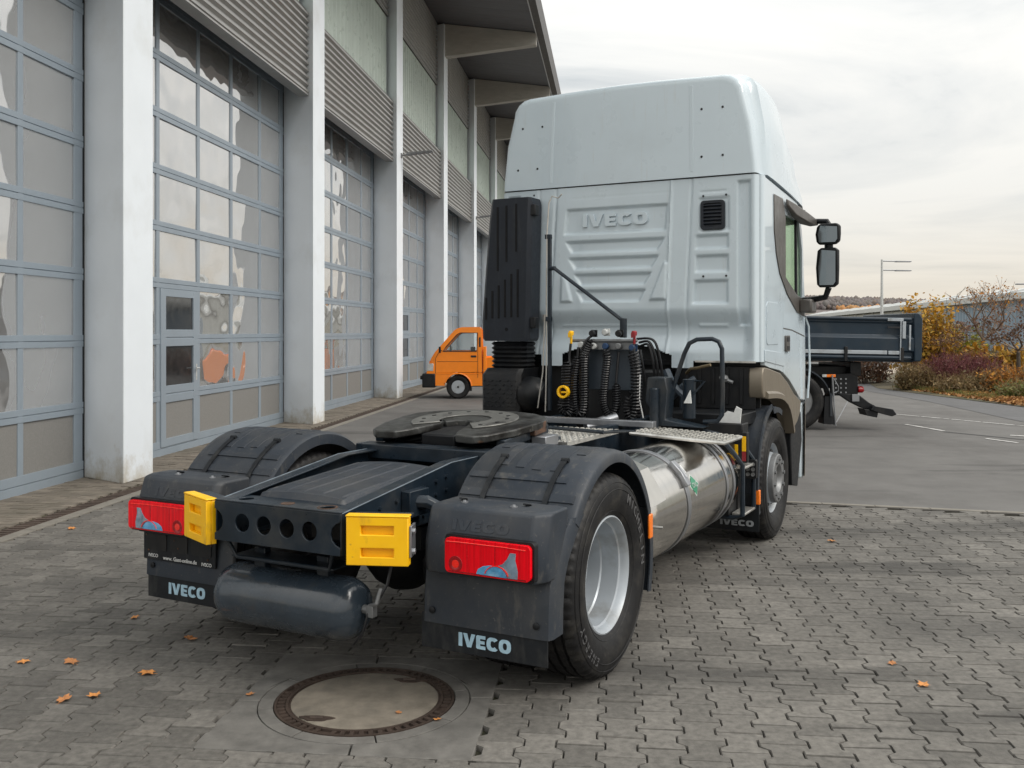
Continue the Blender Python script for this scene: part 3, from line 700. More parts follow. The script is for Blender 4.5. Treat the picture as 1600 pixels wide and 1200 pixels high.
# ---- wheels
def tyre_mesh(rear):
    rb = .289; pr = [(-.105, rb), (-.125, .31), (-.148, .36), (-.155, .405), (-.150, .45), (-.140, .482), (-.132, .496), (-.118, .506)]
    for g in (-.082, -.03, .03, .082): pr += [(g - .009, RW + .003), (g - .007, RW - .011), (g + .007, RW - .011), (g + .009, RW + .003)]
    pr += [(.118, .506), (.132, .496), (.140, .482), (.150, .45), (.155, .405), (.148, .36), (.125, .31), (.105, rb)]
    n = 180
    def wob(i, j):
        r_ = 0
        if i in (6, 7, 24, 25) and j % 3 == 0: r_ -= .012 if i in (7, 24) else .008
        if 8 <= i <= 23 and j % 6 == 0: r_ -= .006 if pr[i][1] > RW - .005 else 0
        return r_
    m = MB(); m.lathe(pr, (0, 0, 0), 'x', n, True, wob=wob); 
    for rr in (.435, .47, .325): 
        for sgn in (-1, 1):
            xx = {.435: .1535, .47: .145, .325: .132}[rr]; m.tube([(sgn * xx, rr * math.cos(2 * PI * k / 72), rr * math.sin(2 * PI * k / 72)) for k in range(72)], .0022, 4, True)
    return m.mesh('tyre', M['rubber'], recalc=False, ang=40)
TYRE = tyre_mesh(True)
m = MB(); m.lathe([(.118, .2985), (.121, .291), (.108, .281), (.09, .274), (.078, .270), (.072, .260), (.0, .254), (-.02, .2535), (-.028, .246), (-.10, .242), (-.108, .234), (-.128, .229), (-.150, .214), (-.158, .20), (-.164, .2), (-.158, .235), (-.11, .26), (-.03, .27), (.03, .278), (.095, .284), (.108, .2985)], (0, 0, 0), 'x', 72, True)
hol = [circ(.165 * math.cos(2 * PI * k / 10), .165 * math.sin(2 * PI * k / 10), .022, 10) for k in range(10)] + [circ(0, 0, .105, 24)]
m.prism(circ(0, 0, .205, 40), 'x', -.172, -.160, holes=hol); RIMR = m.mesh('rim', M['rim'], ang=35)
m = MB(); m.lathe([(-.22, .10), (-.13, .10), (-.11, .085), (-.06, .085), (-.05, .07), (-.05, .001)], (0, 0, 0), 'x', 24); HUBR = m.mesh('hub', M['hubgrey'])
m = MB(); m.lathe([(.105, .2985), (.110, .291), (.098, .281), (.07, .272), (.02, .262), (.0, .25), (-.004, .244), (.02, .236), (.06, .225), (.10, .215), (.125, .205), (.128, .15), (.120, .15), (.09, .2), (.0, .235), (-.02, .26), (.06, .28), (.095, .2985)], (0, 0, 0), 'x', 72, True)
for k in range(10):
    a_ = 2 * PI * k / 10
RIMF = m.mesh('rim', M['rim'], ang=35)
m = MB(); m.lathe([(.12, .21), (.158, .205), (.165, .195), (.165, .12), (.15, .105), (.13, .095), (.125, .001)], (0, 0, 0), 'x', 40)
for k in range(10):
    a_ = 2 * PI * k / 10 + .2; c = (.165, .163 * math.cos(a_), .163 * math.sin(a_)); m.cyl(c, (.180, c[1], c[2]), .017, 6)
HUBF = m.mesh('hub', M['hubgrey'], ang=35)
m = MB()
for k in range(10):
    a_ = 2 * PI * k / 10; c0 = Vector((.085, .226 * math.cos(a_), .226 * math.sin(a_))); m.sphere(c0, .021, 8, sc=(.7, 1, 1))
VENT = m.mesh('hand_hole', M['seal'])
def wheel(x, y, sx, kind):
    e = empty('wheel', tr, (x, y, RW - .002), 0)
    if sx < 0: e.rotation_euler.z = PI
    e.rotation_euler.x = random.uniform(0, .5) * 0
    link('tyre', TYRE, e)
    if kind == 'rear': link('rim', RIMR, e); link('hub', HUBR, e)
    elif kind == 'front': link('rim', RIMF, e); link('hub', HUBF, e); link('hand_hole', VENT, e)
    else: pass
    return e
wr = wheel(1.115, 0, 1, 'rear'); wheel(.775, 0, 1, 'inner'); wheel(-1.115, 0, -1, 'rear'); wheel(-.775, 0, -1, 'inner')
wheel(1.115, WB, 1, 'front'); wheel(-1.115, WB, -1, 'front')
# raised lettering on the near tyre
def tyre_text(parent, body, r, a_mid, h, step, slope=.1, flip=1):
    n = len(body)
    for i, chh in enumerate(body):
        if chh == ' ': continue
        me = text_mesh(chh, h * 1.35, .0012); me.materials.clear(); me.materials.append(M['tire_text'])
        a_ = a_mid - flip * (i - (n - 1) / 2) * step
        # local frame on the sidewall: radial out, tangent, axis +x
        rad = Vector((0, math.cos(a_), math.sin(a_))); tan = Vector((0, math.sin(a_), -math.cos(a_))) * flip; up = rad * flip
        m4 = Matrix((( 0, 0, 1), (tan.y, up.y, 0), (tan.z, up.z, 0)))
        pos = Vector((.1545, rad.y * r, rad.z * r))
        for v in me.vertices:
            q = m4 @ v.co; lean = (Vector((0, q.y, q.z)).dot(rad)); v.co = pos + q - Vector((lean * slope, 0, 0))
        link('lettering', me, parent)
tyre_text(wr, 'ENERGY', .415, R(222), .042, .125, .11)
tyre_text(wr, 'MICHELIN', .385, R(30), .055, .15, .03)
m = MB(); m.obox((.151, .41 * math.cos(R(-42)), .41 * math.sin(R(-42))), (.0015, .012, .022), Matrix.Rotation(R(-25), 3, 'X')); m.build('sticker', M['letter'], wr)
# ---- rear mudguards
def arc3(r, a0, a1, n, cy=0, cz=.52, ry=None):
    return [(cy + (ry or r) * math.cos(R(a0 + (a1 - a0) * i / n)), cz + r * math.sin(R(a0 + (a1 - a0) * i / n))) for i in range(n + 1)]
def strip(path, sec):
    """sweep a cross-section (x, outward offset) along a yz path"""
    secs = []
    for i, p in enumerate(path):
        a_ = path[max(0, i - 1)]; b_ = path[min(len(path) - 1, i + 1)]; t = Vector((b_[0] - a_[0], b_[1] - a_[1])).normalized(); nrm = Vector((t.y, -t.x))
        if nrm.dot(Vector((p[0], p[1] - .52))) < 0: nrm = -nrm
        secs.append([(x, p[0] + nrm.x * o, p[1] + nrm.y * o) for x, o in sec])
    return MB().loft(secs)
XI, XO = .60, 1.272
def both(mb, sx): return mb if sx > 0 else mb.mirror()
for sx in (1, -1):
    fe = empty('mudguard', tr)
    top = arc3(.625, 22, 146, 44, ry=.6)
    sec = [(XI, -.07), (XI + .004, -.012), (XI + .03, .004), (XO - .05, .004), (XO - .014, -.004), (XO, -.02), (XO, -.062), (XO - .008, -.062), (XO - .010, -.022), (XO - .05, -.008), (XI + .03, -.008), (XI + .012, -.02), (XI + .010, -.07)]
    m = strip(top, sec); T(both(m, sx), 'mudguard_top', 'plastic', 0, fe, ang=50)
    m = MB()
    for x, a0, a1 in ((.70, 84, 100), (.78, 62, 118), (.88, 62, 119), (.975, 62, 120), (1.075, 80, 120), (1.15, 66, 104)):
        m2 = strip(arc3(.6292, a0, a1, 16, ry=.6042), [(x - .028, -.006), (x - .024, .004), (x + .024, .004), (x + .028, -.006)]); m.add(m2.v, m2.f)
    for a0, a1, xa, xb in ((124, 127.5, XI + .03, XO - .10), (134, 138, XI + .02, XO - .03)):
        m2 = strip(arc3(.6292, a0, a1, 4, ry=.6042), [(xa, -.006), (xa + .004, .006), (xb - .004, .006), (xb, -.006)]); m.add(m2.v, m2.f)
    T(both(m, sx), 'rib', 'plastic', 0, fe, ang=30)
    fr = arc3(.618, -18, 24, 14, ry=.592); fr = [(fr[0][0] - .004, fr[0][1] - .03)] + fr
    sec2 = [(XI + .02, -.02), (XI + .03, 0), (XO - .03, 0), (XO - .006, -.004), (XO - .006, -.05), (XO - .014, -.05), (XO - .03, -.012), (XI + .03, -.012)]
    T(both(strip(fr, sec2), sx), 'front_mudguard_panel', 'plastic', 0, fe, ang=50)
    # rear panel, from under the top arc down to the flap
    rp_ = [(-.500, .885), (-.545, .85), (-.62, .77), (-.68, .70), (-.722, .62), (-.735, .5), (-.738, .385)]
    sec3 = [(XI, .0), (XI + .004, .012), (XO - .012, .012), (XO - .002, .006), (XO - .002, -.17), (XO - .012, -.17), (XO - .012, 0)]
    m = MB(); secs = []
    for (y, z) in rp_: secs.append([(XI, y, z), (XI + .01, y - .012, z), (XO - .05, y - .012, z), (XO - .016, y - .008, z), (XO - .004, y + .02, z), (XO - .004, y + .10 + .10 * max(0, min(1, (.9 - z) / .3)) * 0 + .02, z), (XO - .014, y + .11, z), (XO - .016, y + .02, z), (XO - .03, y + .004, z), (XI, y + .004, z)])
    m.loft(secs); T(both(m, sx), 'rear_mudguard_panel', 'plastic', 0, fe, ang=40)
    # light housing
    m = MB()
    def hs_(y, x0, x1, z0, z1, c_=.02): return [(x0 + c_, y, z0), (x1 - c_, y, z0), (x1, y, z0 + c_), (x1, y, z1 - c_), (x1 - c_, y, z1), (x0 + c_, y, z1), (x0, y, z1 - c_), (x0, y, z0 + c_)]
    hp_ = [(-.838, .645), (-.852, .70), (-.848, .80), (-.80, .94), (-.775, .952), (-.56, .952), (-.56, .885), (-.62, .77), (-.70, .645)]
    def hx(x, dy, kz): return [(x, min(y + dy, -.52) if y < -.7 else y, .80 + (z - .80) * kz) for y, z in hp_]
    m.loft([hx(.660, .03, .96), hx(.685, 0, 1), hx(1.215, 0, 1), hx(1.268, .075, .98)])
    T(both(m, sx), 'light_housing', 'plastic', .014, fe, seg=3)
    m = MB(); m.prism([(-.85, .952), (-.60, .952), (-.60, .9545), (-.772, .9545)], 'x', .72, 1.20)
    # bolts, straps
    m = MB()
    for x in (.80, 1.06): m.lathe([(.952, .018), (.957, .018), (.957, .009), (.964, .008), (.964, .0005)], (x, -.70, 0), 'z', 12)
    T(both(m, sx), 'washer', 'strap', 0, fe)
    for x in (.76, 1.10):
        pth = arc3(.640, 112, 140, 12, ry=.615) + [(-.60, .895), (-.63, .955), (-.66, .962)]
        m = strip(pth, [(x - .014, -.003), (x - .014, .004), (x + .014, .004), (x + .014, -.003)]); m.cyl((x - .02, pth[0][0], pth[0][1]), (x + .02, pth[0][0], pth[0][1]), .012, 8); T(both(m, sx), 'strap', 'flap', 0, fe)
    m = MB(); m.box(XI - .012, XO - .022, -.742, -.732, .262, .425); T(both(m, sx), 'mud_flap', 'flap', .003, fe)
    m = MB()
    for x, z in ((.655, .425), (1.20, .425)): m.lathe([(0, .016), (-.007, .016), (-.01, .01), (-.01, .0005)], (x, -.751, z + .02), 'y', 12)
    T(both(m, sx), 'bolt', 'black', 0, fe)
    ls, wd = lettering(.062, .275)
    m = MB(); cx = sx * (.5 * (XI + XO) - .005) - wd / 2
    if sx < 0: cx = -1.085
    for o_, h_ in ls: m.prism([(cx + x, .296 + z) for x, z in o_], 'y', -.7445, -.7425, holes=[[(cx + x, .296 + z) for x, z in q] for q in h_])
    T(m, 'lettering', 'letter', 0, fe, ang=0)
    ls, wd = lettering(.048, .29); m = MB(); cx = sx * .955 - wd / 2
    for o_, h_ in ls:
        mm = MB().prism([(cx + x, z) for x, z in o_], 'y', -.004, .003, holes=[[(cx + x, z) for x, z in q] for q in h_])
        t_ = R(19); m.add([(x, -.829 + y * math.cos(t_) + z * math.sin(t_) * 1.0, .852 + z * math.cos(t_) - y * math.sin(t_) * 0) for x, y, z in mm.v], mm.f)
    T(m, 'embossed_lettering', 'plastic', 0, fe, ang=0)
    # tail light
    tl = empty('tail_light', tr)
    lx0, lx1, lz0, lz1 = .808, 1.238, .672, .828
    m = MB().prism(rrect(lx0 - .012, lx1 + .010, lz0 - .012, lz1 + .012, .02), 'y', -.866, -.83); T(both(m, sx), 'light_frame', 'black', .003, tl)
    m = MB().prism(rrect(lx0, lx1, lz0, lz1, .022, 5), 'y', -.888, -.8662); T(both(m, sx), 'red_lens', 'red', .008, tl, seg=3)
    W_, H_ = lx1 - lx0, lz1 - lz0
    for blob, mt in (([(.38, .06), (.40, .20), (.46, .30), (.54, .345), (.615, .345), (.68, .28), (.72, .17), (.74, .05)], 'clear'), ([(.62, .348), (.69, .43), (.74, .58), (.775, .76), (.84, .76), (.835, .56), (.85, .42), (.865, .25), (.86, .05), (.745, .05), (.725, .175), (.685, .285)], 'clear2')):
        m = MB().prism([(lx0 + W_ * u, lz0 + H_ * v) for u, v in blob], 'y', -.8905, -.8882); T(both(m, sx), 'clear_lens', mt, .001, tl)
    m = MB()
    a_ = [(lx0 + W_ * (.62 + .14 * math.cos(R(t))), lz0 + H_ * (.02 + .33 * math.sin(R(t)))) for t in range(15, 166, 15)]
    m.tube([(x, -.891, z) for x, z in a_], .0025, 5); m.tube([(x, -.8895, z) for x, z in [(lx0 + .01, lz1 - .018), (lx0 + W_ * .2, lz1 - .016), (lx0 + W_ * .73, lz1 - .016), (lx1 - .02, lz1 - .02)]], .0022, 5); T(both(m, sx), 'lens_ridge', 'redglow', 0, tl)
    for u in (.27, .60): T(both(MB().box(lx0 + W_ * u - .0012, lx0 + W_ * u + .0012, -.8890, -.888, lz0 + (.012 if u < .5 else H_ * .36), lz1 - .022), sx), 'lens_division', 'reddark', 0, tl)
    m = MB(); m.box(lx0 + .02, lx1 - .02, -.8888, -.888, lz0 + .004, lz0 + .010); T(both(m, sx), 'lens_edge', 'reddark', 0, tl)
    m = MB().lathe([(0, .036), (-.0012, .035), (-.0012, .020), (-.0006, .019)], (lx0 + W_ * .13, -.888, lz0 + H_ * .26), 'y', 20); T(both(m, sx), 'reflector_ring', 'reddark', 0, tl)
    m = MB().lathe([(0, .019), (-.001, .018), (-.0014, .0005)], (lx0 + W_ * .13, -.888, lz0 + H_ * .26), 'y', 20); T(both(m, sx), 'reflector', 'redglow', 0, tl)
# number plate board on the left flap
nb = empty('number_board', tr)
m = MB(); m.box(-1.262, -.715, -.762, -.752, .478, .642); T(m, 'board', 'flap', .004, nb)
def flat_text(body, size, x, y, z, mt, parent, nm='lettering'):
    me = text_mesh(body, size, .0006); me.materials.clear(); me.materials.append(M[mt])
    for v in me.vertices: v.co = Vector((x + v.co.x, y - v.co.z, z + v.co.y))
    return link(nm, me, parent)
flat_text('IVECO', .026, -1.185, -.763, .494, 'sticker', nb); flat_text('IVECO', .026, -.78, -.763, .484, 'sticker', nb); flat_text('www. Gast-online.de', .030, -.98, -.763, .487, 'sticker', nb)
m = MB()
for x, z in ((-1.235, .615), (-1.22, .53), (-.99, .56), (-.745, .60), (-.77, .52), (-1.02, .60)): m.sphere((x, -.763, z), .007, 6)
T(m, 'screw', 'rust', 0, nb)
m = MB()
for x0, x1 in ((-1.24, -1.08), (-1.05, -.92), (-.89, -.745)): m.prism(rrect(x0, x1, .535, .625, .01, 2), 'y', -.766, -.7625)
T(m, 'clip_frame', 'black', 0, nb)
# ---- fifth wheel
fw = empty('fifth_wheel', tr, (0, .62, 1.19)); fw.rotation_euler.x = R(4.5)
th = .045
pl = [(.13, -.02), (.10, -.10), (.17, -.36), (.21, -.44), (.34, -.46), (.40, -.40), (.47, -.20), (.50, .06), (.49, .20), (.43, .30), (.32, .38), (.16, .43), (0, .44)]
pl2 = [(-x, y) for x, y in reversed(pl[:-1])]
slot = [(-.10, -.04), (-.06, .02), (0, .045), (.06, .02), (.10, -.04)]
m = MB().prism(pl + pl2 + slot, 'z', -th, 0); T(m, 'coupling_plate', 'plate5', .008, fw)
ring = [(.34 * math.cos(R(t)), .03 + .34 * math.sin(R(t))) for t in range(-52, 233, 8)]
rin = [(.165 * math.cos(R(t)), .03 + .165 * math.sin(R(t))) for t in range(-50, 231, 8)]
m = MB().prism(ring + list(reversed(rin)), 'z', .0005, .010); T(m, 'wear_ring', 'plate5b', .003, fw)
m = MB()
for t in range(-40, 221, 26): m.lathe([(.010, .014), (.0125, .014), (.0125, .001)], (.275 * math.cos(R(t)), .03 + .275 * math.sin(R(t)), 0), 'z', 8)
T(m, 'bolt', 'black', 0, fw)
m = MB().prism([(-.165, -.02), (-.10, -.10), (-.12, -.3), (.12, -.3), (.10, -.10), (.165, -.02), (.15, .10), (.08, .17), (-.08, .17), (-.15, .10)], 'z', -.12, -.035); T(m, 'lock_jaw', 'black', .01, fw)
m = MB(); m.box(-.46, -.40, -.3, .28, -.10, -.0455); m.box(.40, .46, -.3, .28, -.10, -.0455); m.tube([(-.45, .05, -.09), (.45, .05, -.09)], .04, 10); T(m, 'rib', 'frame', .006, fw)
m = MB(); m.box(.36, .495, .02, .18, -.075, -.005); T(m, 'worn_edge', 'rust', .006, fw)
m = MB()
for sx in (-1, 1): m.prism([(.36, 1.046), (.88, 1.046), (.72, 1.13), (.52, 1.13)], 'x', sx * .40 - .04, sx * .40 + .04)
m.box(-.47, .47, .14, .28, .99, 1.075); m.box(-.47, .47, .95, 1.07, 1.0, 1.075); T(m, 'coupling_mount', 'frame', .006)
m = MB(); m.box(.46, .56, .66, .84, 1.05, 1.115); T(m, 'support_block', 'strap', .006)
# ---- catwalk plates
def tread(nm, cor, nx, ny):
    """cor: four corners (rear-left, rear-right, front-right, front-left)"""
    c = [Vector(p) for p in cor]; m = MB(); m.loft([[p - Vector((0, 0, .025)) for p in c], c])
    def at(u, v): return (c[0] * (1 - u) + c[1] * u) * (1 - v) + (c[3] * (1 - u) + c[2] * u) * v
    for i in range(nx):
        for j in range(ny):
            p = at((i + .5 + (.25 if j % 2 else -.25)) / nx, (j + .5) / ny); mt = Matrix.Rotation(R(45 if j % 2 else -45), 3, 'Z'); m.obox(p + Vector((0, 0, .003)), (.014, .005, .003), mt)
    return T(m, nm, 'alu', 0, ang=0)
tread('tread_plate', [(-.50, .97, 1.05), (.56, .97, 1.05), (.56, 1.85, 1.05), (-.50, 1.85, 1.05)], 24, 20)
tread('tread_plate', [(.58, 2.02, 1.023), (1.27, 2.02, .987), (1.27, 2.45, .987), (.58, 2.45, 1.023)], 16, 10)
m = MB(); m.tube([(.58, 2.01, 1.012), (1.275, 2.01, .976), (1.275, 2.46, .976)], .014, 6); T(m, 'tread_rim', 'alu')
m = MB(); m.box(-.56, .66, 2.28, 2.36, 1.03, 1.075); T(m, 'cross_sill', 'strap', .004)
m = MB(); m.tube([(.0, 1.5, 1.085), (.62, 1.42, 1.075)], .013, 8); m.tube([(-.55, 1.6, 1.075), (.0, 1.5, 1.085)], .010, 6); m.tube([(.56, 1.50, 1.06), (.72, 1.56, 1.07), (.76, 1.64, 1.07), (.60, 1.64, 1.065), (.56, 1.5, 1.06)], .008, 6); T(m, 'support_rod', 'frame')
# ---- gas tank on the right
GX, GZ, GR = .868, .62, .345
gt = empty('gas_tank', tr)
m = MB(); pr = [(.66, .001), (.67, .15), (.70, .25), (.74, .31), (.80, .34), (.85, GR), (2.62, GR), (2.68, .34), (2.73, .31), (2.78, .25), (2.80, .15), (2.81, .001)]
m.lathe(pr, (GX, 0, GZ), 'y', 72); T(m, 'tank_body', 'steel', 0, gt, ang=55)
for y, wd in ((1.42, .03), (2.32, .022), (2.5, .022)):
    m = MB(); m.lathe([(y - wd, GR + .001), (y - wd, GR + .008), (y + wd, GR + .008), (y + wd, GR + .001)], (GX, 0, GZ), 'y', 60, True); T(m, 'tank_strap', 'strap', .002, gt)
    if y < 2:
        for t, tt in ((44, 52), (30, 22)):
            m = MB(); a_ = R(t); c = Vector((GX + (GR + .02) * math.cos(a_), y, GZ + (GR + .02) * math.sin(a_))); mt = Matrix.Rotation(-a_ + PI / 2, 3, 'Y'); m.obox(c, (.05, .035, .012), mt); T(m, 'strap_clamp', 'strap', .005, gt)
        m = MB(); a0, a1 = R(43), R(31); m.cyl((GX + (GR + .03) * math.cos(a0), y, GZ + (GR + .03) * math.sin(a0)), (GX + (GR + .03) * math.cos(a1), y, GZ + (GR + .03) * math.sin(a1)), .012, 8); T(m, 'clamp_bolt', 'strap', 0, gt)
def tank_decal(y0, y1, a0, a1, shape, nm, mt, off=.0015):
    m = MB(); n = 8; pts = []
    cy, ca = (y0 + y1) / 2, (a0 + a1) / 2
    if shape == 'diamond': u = [(0, 1), (1, 0), (0, -1), (-1, 0)]
    else: u = [(-1, -1), (1, -1), (1, 1), (-1, 1)]
    vs = []
    for a_, b_ in u: 
        an = R(ca + b_ * (a1 - a0) / 2); vs.append((GX + (GR + off) * math.cos(an), cy + a_ * (y1 - y0) / 2, GZ + (GR + off) * math.sin(an)))
    c = Vector((GX + (GR + off + .001) * math.cos(R(ca)), cy, GZ + (GR + off + .001) * math.sin(R(ca)))); vs.append(c)
    m.add(vs, [(0, 1, 4), (1, 2, 4), (2, 3, 4), (3, 0, 4)]); T(m, nm, mt, 0, gt, ang=0, recalc=False)
tank_decal(1.50, 1.68, 8, 33, 'diamond', 'diamond_border', 'sticker'); tank_decal(1.512, 1.668, 9.5, 31.5, 'diamond', 'diamond_sticker', 'greensign', .003)
me = text_mesh('CNG', .045, .0003); me.materials.clear(); me.materials.append(M['sticker'])
for v in me.vertices:
    an = R(20.5) + (v.co.y - .015) / GR; v.co = Vector((GX + (GR + .0062) * math.cos(an), 1.59 + v.co.x, GZ + (GR + .0062) * math.sin(an)))
link('lettering', me, gt)
tank_decal(1.46, 1.56, 36, 46, 'rect', 'label', 'sticker'); tank_decal(1.455, 1.50, 34, 40, 'rect', 'warning_label', 'redcap', .003)
# bent steel shield between mudguard and tank
m = MB(); sec = [(.72, 1.0), (.98, .985), (1.12, .93), (1.235, .745), (1.15, .70)]
m.loft([[(x, .64, z) for x, z in sec] + [(x - .006, .64, z - .006) for x, z in reversed(sec)], [(x - .02, .96, z + .0) for x, z in sec] + [(x - .026, .96, z - .006) for x, z in reversed(sec)]]); T(m, 'tank_shield', 'steelplate', 0, ang=15)
m = MB(); m.box(XO - .008, XO + .006, .50, .555, .60, .735); T(m, 'side_marker', 'orange', .006)
m = MB(); m.cyl((1.16, .72, .62), (1.27, .74, .62), .008, 6); T(m, 'marker_pin', 'alu')
# ---- steps frame ahead of the tank
st = empty('step_frame', tr)
m = MB()
for y in (2.66, 3.0):
    m.tube([(.95, y - .06, .99), (1.06, y - .05, .97), (1.17, y - .03, .84), (1.235, y, .74), (1.235, y, .36), (1.16, y, .34), (.9, y, .34)], .019, 8)
T(m, 'step_tube', 'frame', 0, st)
for z in (.725, .375):
    m = MB(); m.box(1.15, 1.25, 2.675, 2.985, z - .018, z); T(m, 'step', 'alu', .004, st)
m = MB(); m.box(1.10, 1.14, 2.62, 3.02, .36, .9); T(m, 'step_back', 'black', 0, st)
m = MB(); m.box(.75, 1.16, 2.84, 3.05, .35, 1.0); m.box(.9, 1.2, 2.80, 2.98, .93, 1.04); T(m, 'battery_box', 'black', .01)
m = MB(); m.box(1.196, 1.226, 2.794, 2.80, .83, .945); T(m, 'yellow_label', 'yellow')
m = MB(); m.box(1.135, 1.165, 2.794, 2.80, .76, .88); T(m, 'orange_label', 'yellow')
m = MB(); m.box(1.196, 1.226, 2.794, 2.80, .755, .828); T(m, 'red_label', 'redcap')
m = MB(); m.box(1.10, 1.235, 2.801, 2.86, .74, .975); T(m, 'label_bracket', 'black', .006)
m = MB(); m.prism(rrect(1.14, 1.27, .60, .75, .015), 'y', 2.94, 2.99); T(m, 'work_lamp', 'black', .006)
m = MB()
for i in range(3):
    for j in range(3): m.lathe([(0, .016), (-.006, .016), (-.004, .0005)], (1.165 + .04 * i, 2.939, .635 + .04 * j), 'y', 8)
T(m, 'work_lamp_lens', 'hubgrey')
m = MB(); m.box(1.24, 1.275, 3.03, 3.07, .385, .50); T(m, 'side_marker', 'orange', .006)
# ---- front mudguards and flaps
for sx in (1, -1):
    m = strip([(WB + .60 * math.cos(R(t)), .515 + .60 * math.sin(R(t))) for t in range(68, 203, 6)], [(.86, -.02), (.87, .006), (1.20, .006), (1.262, -.006), (1.262, -.05), (1.25, -.05), (1.245, -.015), (.87, -.01)])
    T(both(m, sx), 'front_wheel_guard', 'black' if sx < 0 else 'plastic', 0, ang=40)
    m = MB().box(.80, 1.268, 3.045, 3.055, .165, .46); T(both(m, sx), 'front_flap', 'flap', .004)
ls, wd = lettering(.048, .27); m = MB(); cx = .955
for o_, h_ in ls: m.prism([(cx + x, .205 + z) for x, z in o_], 'y', 3.0425, 3.0445, holes=[[(cx + x, .205 + z) for x, z in q] for q in h_])
T(m, 'lettering', 'letter_grey', 0, ang=0)
m = MB(); m.tube([(-.95, WB, .5), (.95, WB, .5)], .07, 10); T(m, 'front_axle', 'black')
# ---- underside of cab, engine, gearbox: dark masses
m = MB(); m.box(-.42, .42, 3.2, 4.9, .62, 1.42); m.cyl((.0, 2.4, .7), (.0, 3.2, .75), .2, 14); T(m, 'engine', 'seal', .02)
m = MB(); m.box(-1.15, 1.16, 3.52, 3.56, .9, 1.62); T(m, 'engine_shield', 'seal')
m = MB(); m.box(.42, 1.16, 2.90, 3.40, 1.0, 1.10); T(m, 'shield_tray', 'black', .01)
m = MB(); m.box(.50, 1.15, 3.40, 3.42, 1.10, 1.46); T(m, 'ribbed_panel', 'black', .006)
for x in (.55, .66, .78, .9, 1.02): T(MB().box(x, x + .03, 3.385, 3.40, 1.14, 1.44), 'rib', 'black', .004)
m = MB(); m.tube([(.45, 3.2, 1.42), (.52, 3.15, 1.30), (.62, 3.15, 1.22), (.60, 3.2, 1.1)], .035, 8); T(m, 'hose', 'board'); m = MB(); m.tube([(.70, 3.2, 1.36), (.62, 3.15, 1.3), (.5, 3.2, 1.2)], .03, 8); T(m, 'hose', 'board'); m = MB(); m.sphere((.92, 3.3, 1.36), .035, 8); m.cyl((.88, 3.3, 1.37), (.99, 3.3, 1.33), .015, 6); T(m, 'sensor', 'hubgrey')
m = MB(); m.cyl((.2, 2.7, 1.05), (.02, 2.5, .98), .045, 12); m.cyl((.08, 2.58, 1.0), (.13, 2.63, 1.02), .055, 12); T(m, 'exhaust_pipe', 'strap')
m = MB(); m.tube([(.60, 3.28, 1.40), (.66, 3.2, 1.44), (.74, 3.12, 1.45), (.86, 3.1, 1.48)], .013, 8); T(m, 'coolant_pipe', 'brass')
# white wrapped thing and small lever details behind the cab
m = MB(); rr = random.Random(2)
m.prism([(1.0, 1.04), (1.17, 1.04), (1.18, 1.15), (1.14, 1.17), (1.12, 1.12), (1.07, 1.13), (1.02, 1.09)], 'y', 2.84, 2.855); T(m, 'paper_scrap', 'sticker')
# ---- connection board with coils
cb = empty('connection_board', tr)
m = MB(); m.prism([(-.20, 1.26), (.30, 1.26), (.31, 1.60), (-.21, 1.60)], 'y', 2.95, 2.97); T(m, 'board', 'board', .006, cb)
m = MB(); m.tube([(-.28, 2.86, 1.675), (.32, 2.86, 1.675)], .014, 8); m.box(-.20, .28, 2.87, 2.94, 1.60, 1.68); m.cyl((-.2, 2.95, 1.0), (-.2, 2.95, 1.6), .02, 8); m.cyl((.28, 2.95, 1.0), (.28, 2.95, 1.6), .02, 8); T(m, 'board_rail', 'hubgrey', .004, cb)
for x, z, mt in ((-.07, 1.735, 'black'), (.045, 1.745, 'greylight'), (.165, 1.735, 'black'), (-.055, 1.63, 'greylight'), (.05, 1.63, 'blue'), (.165, 1.63, 'hubgrey'), (.285, 1.62, 'blue'), (-.17, 1.64, 'greylight')):
    m = MB(); m.lathe([(0, .020), (-.02, .026), (-.05, .027), (-.055, .022), (-.055, .001)], (x, 2.87, z), 'y', 12); m.box(x - .027, x + .027, 2.872, 2.885, z - .03, z + .03); T(m, 'socket', mt, .002, cb)
for x, mt in ((-.265, 'yellow'), (.30, 'redcap')):
    m = MB(); m.lathe([(-.09, .010), (-.02, .012), (-.015, .022), (.012, .024), (.022, .016), (.022, .001)], (x, 2.84, 1.735), 'z', 12); m.box(x - .018, x + .018, 2.81, 2.83, 1.70, 1.74); T(m, 'coupling_head', mt, .002, cb)
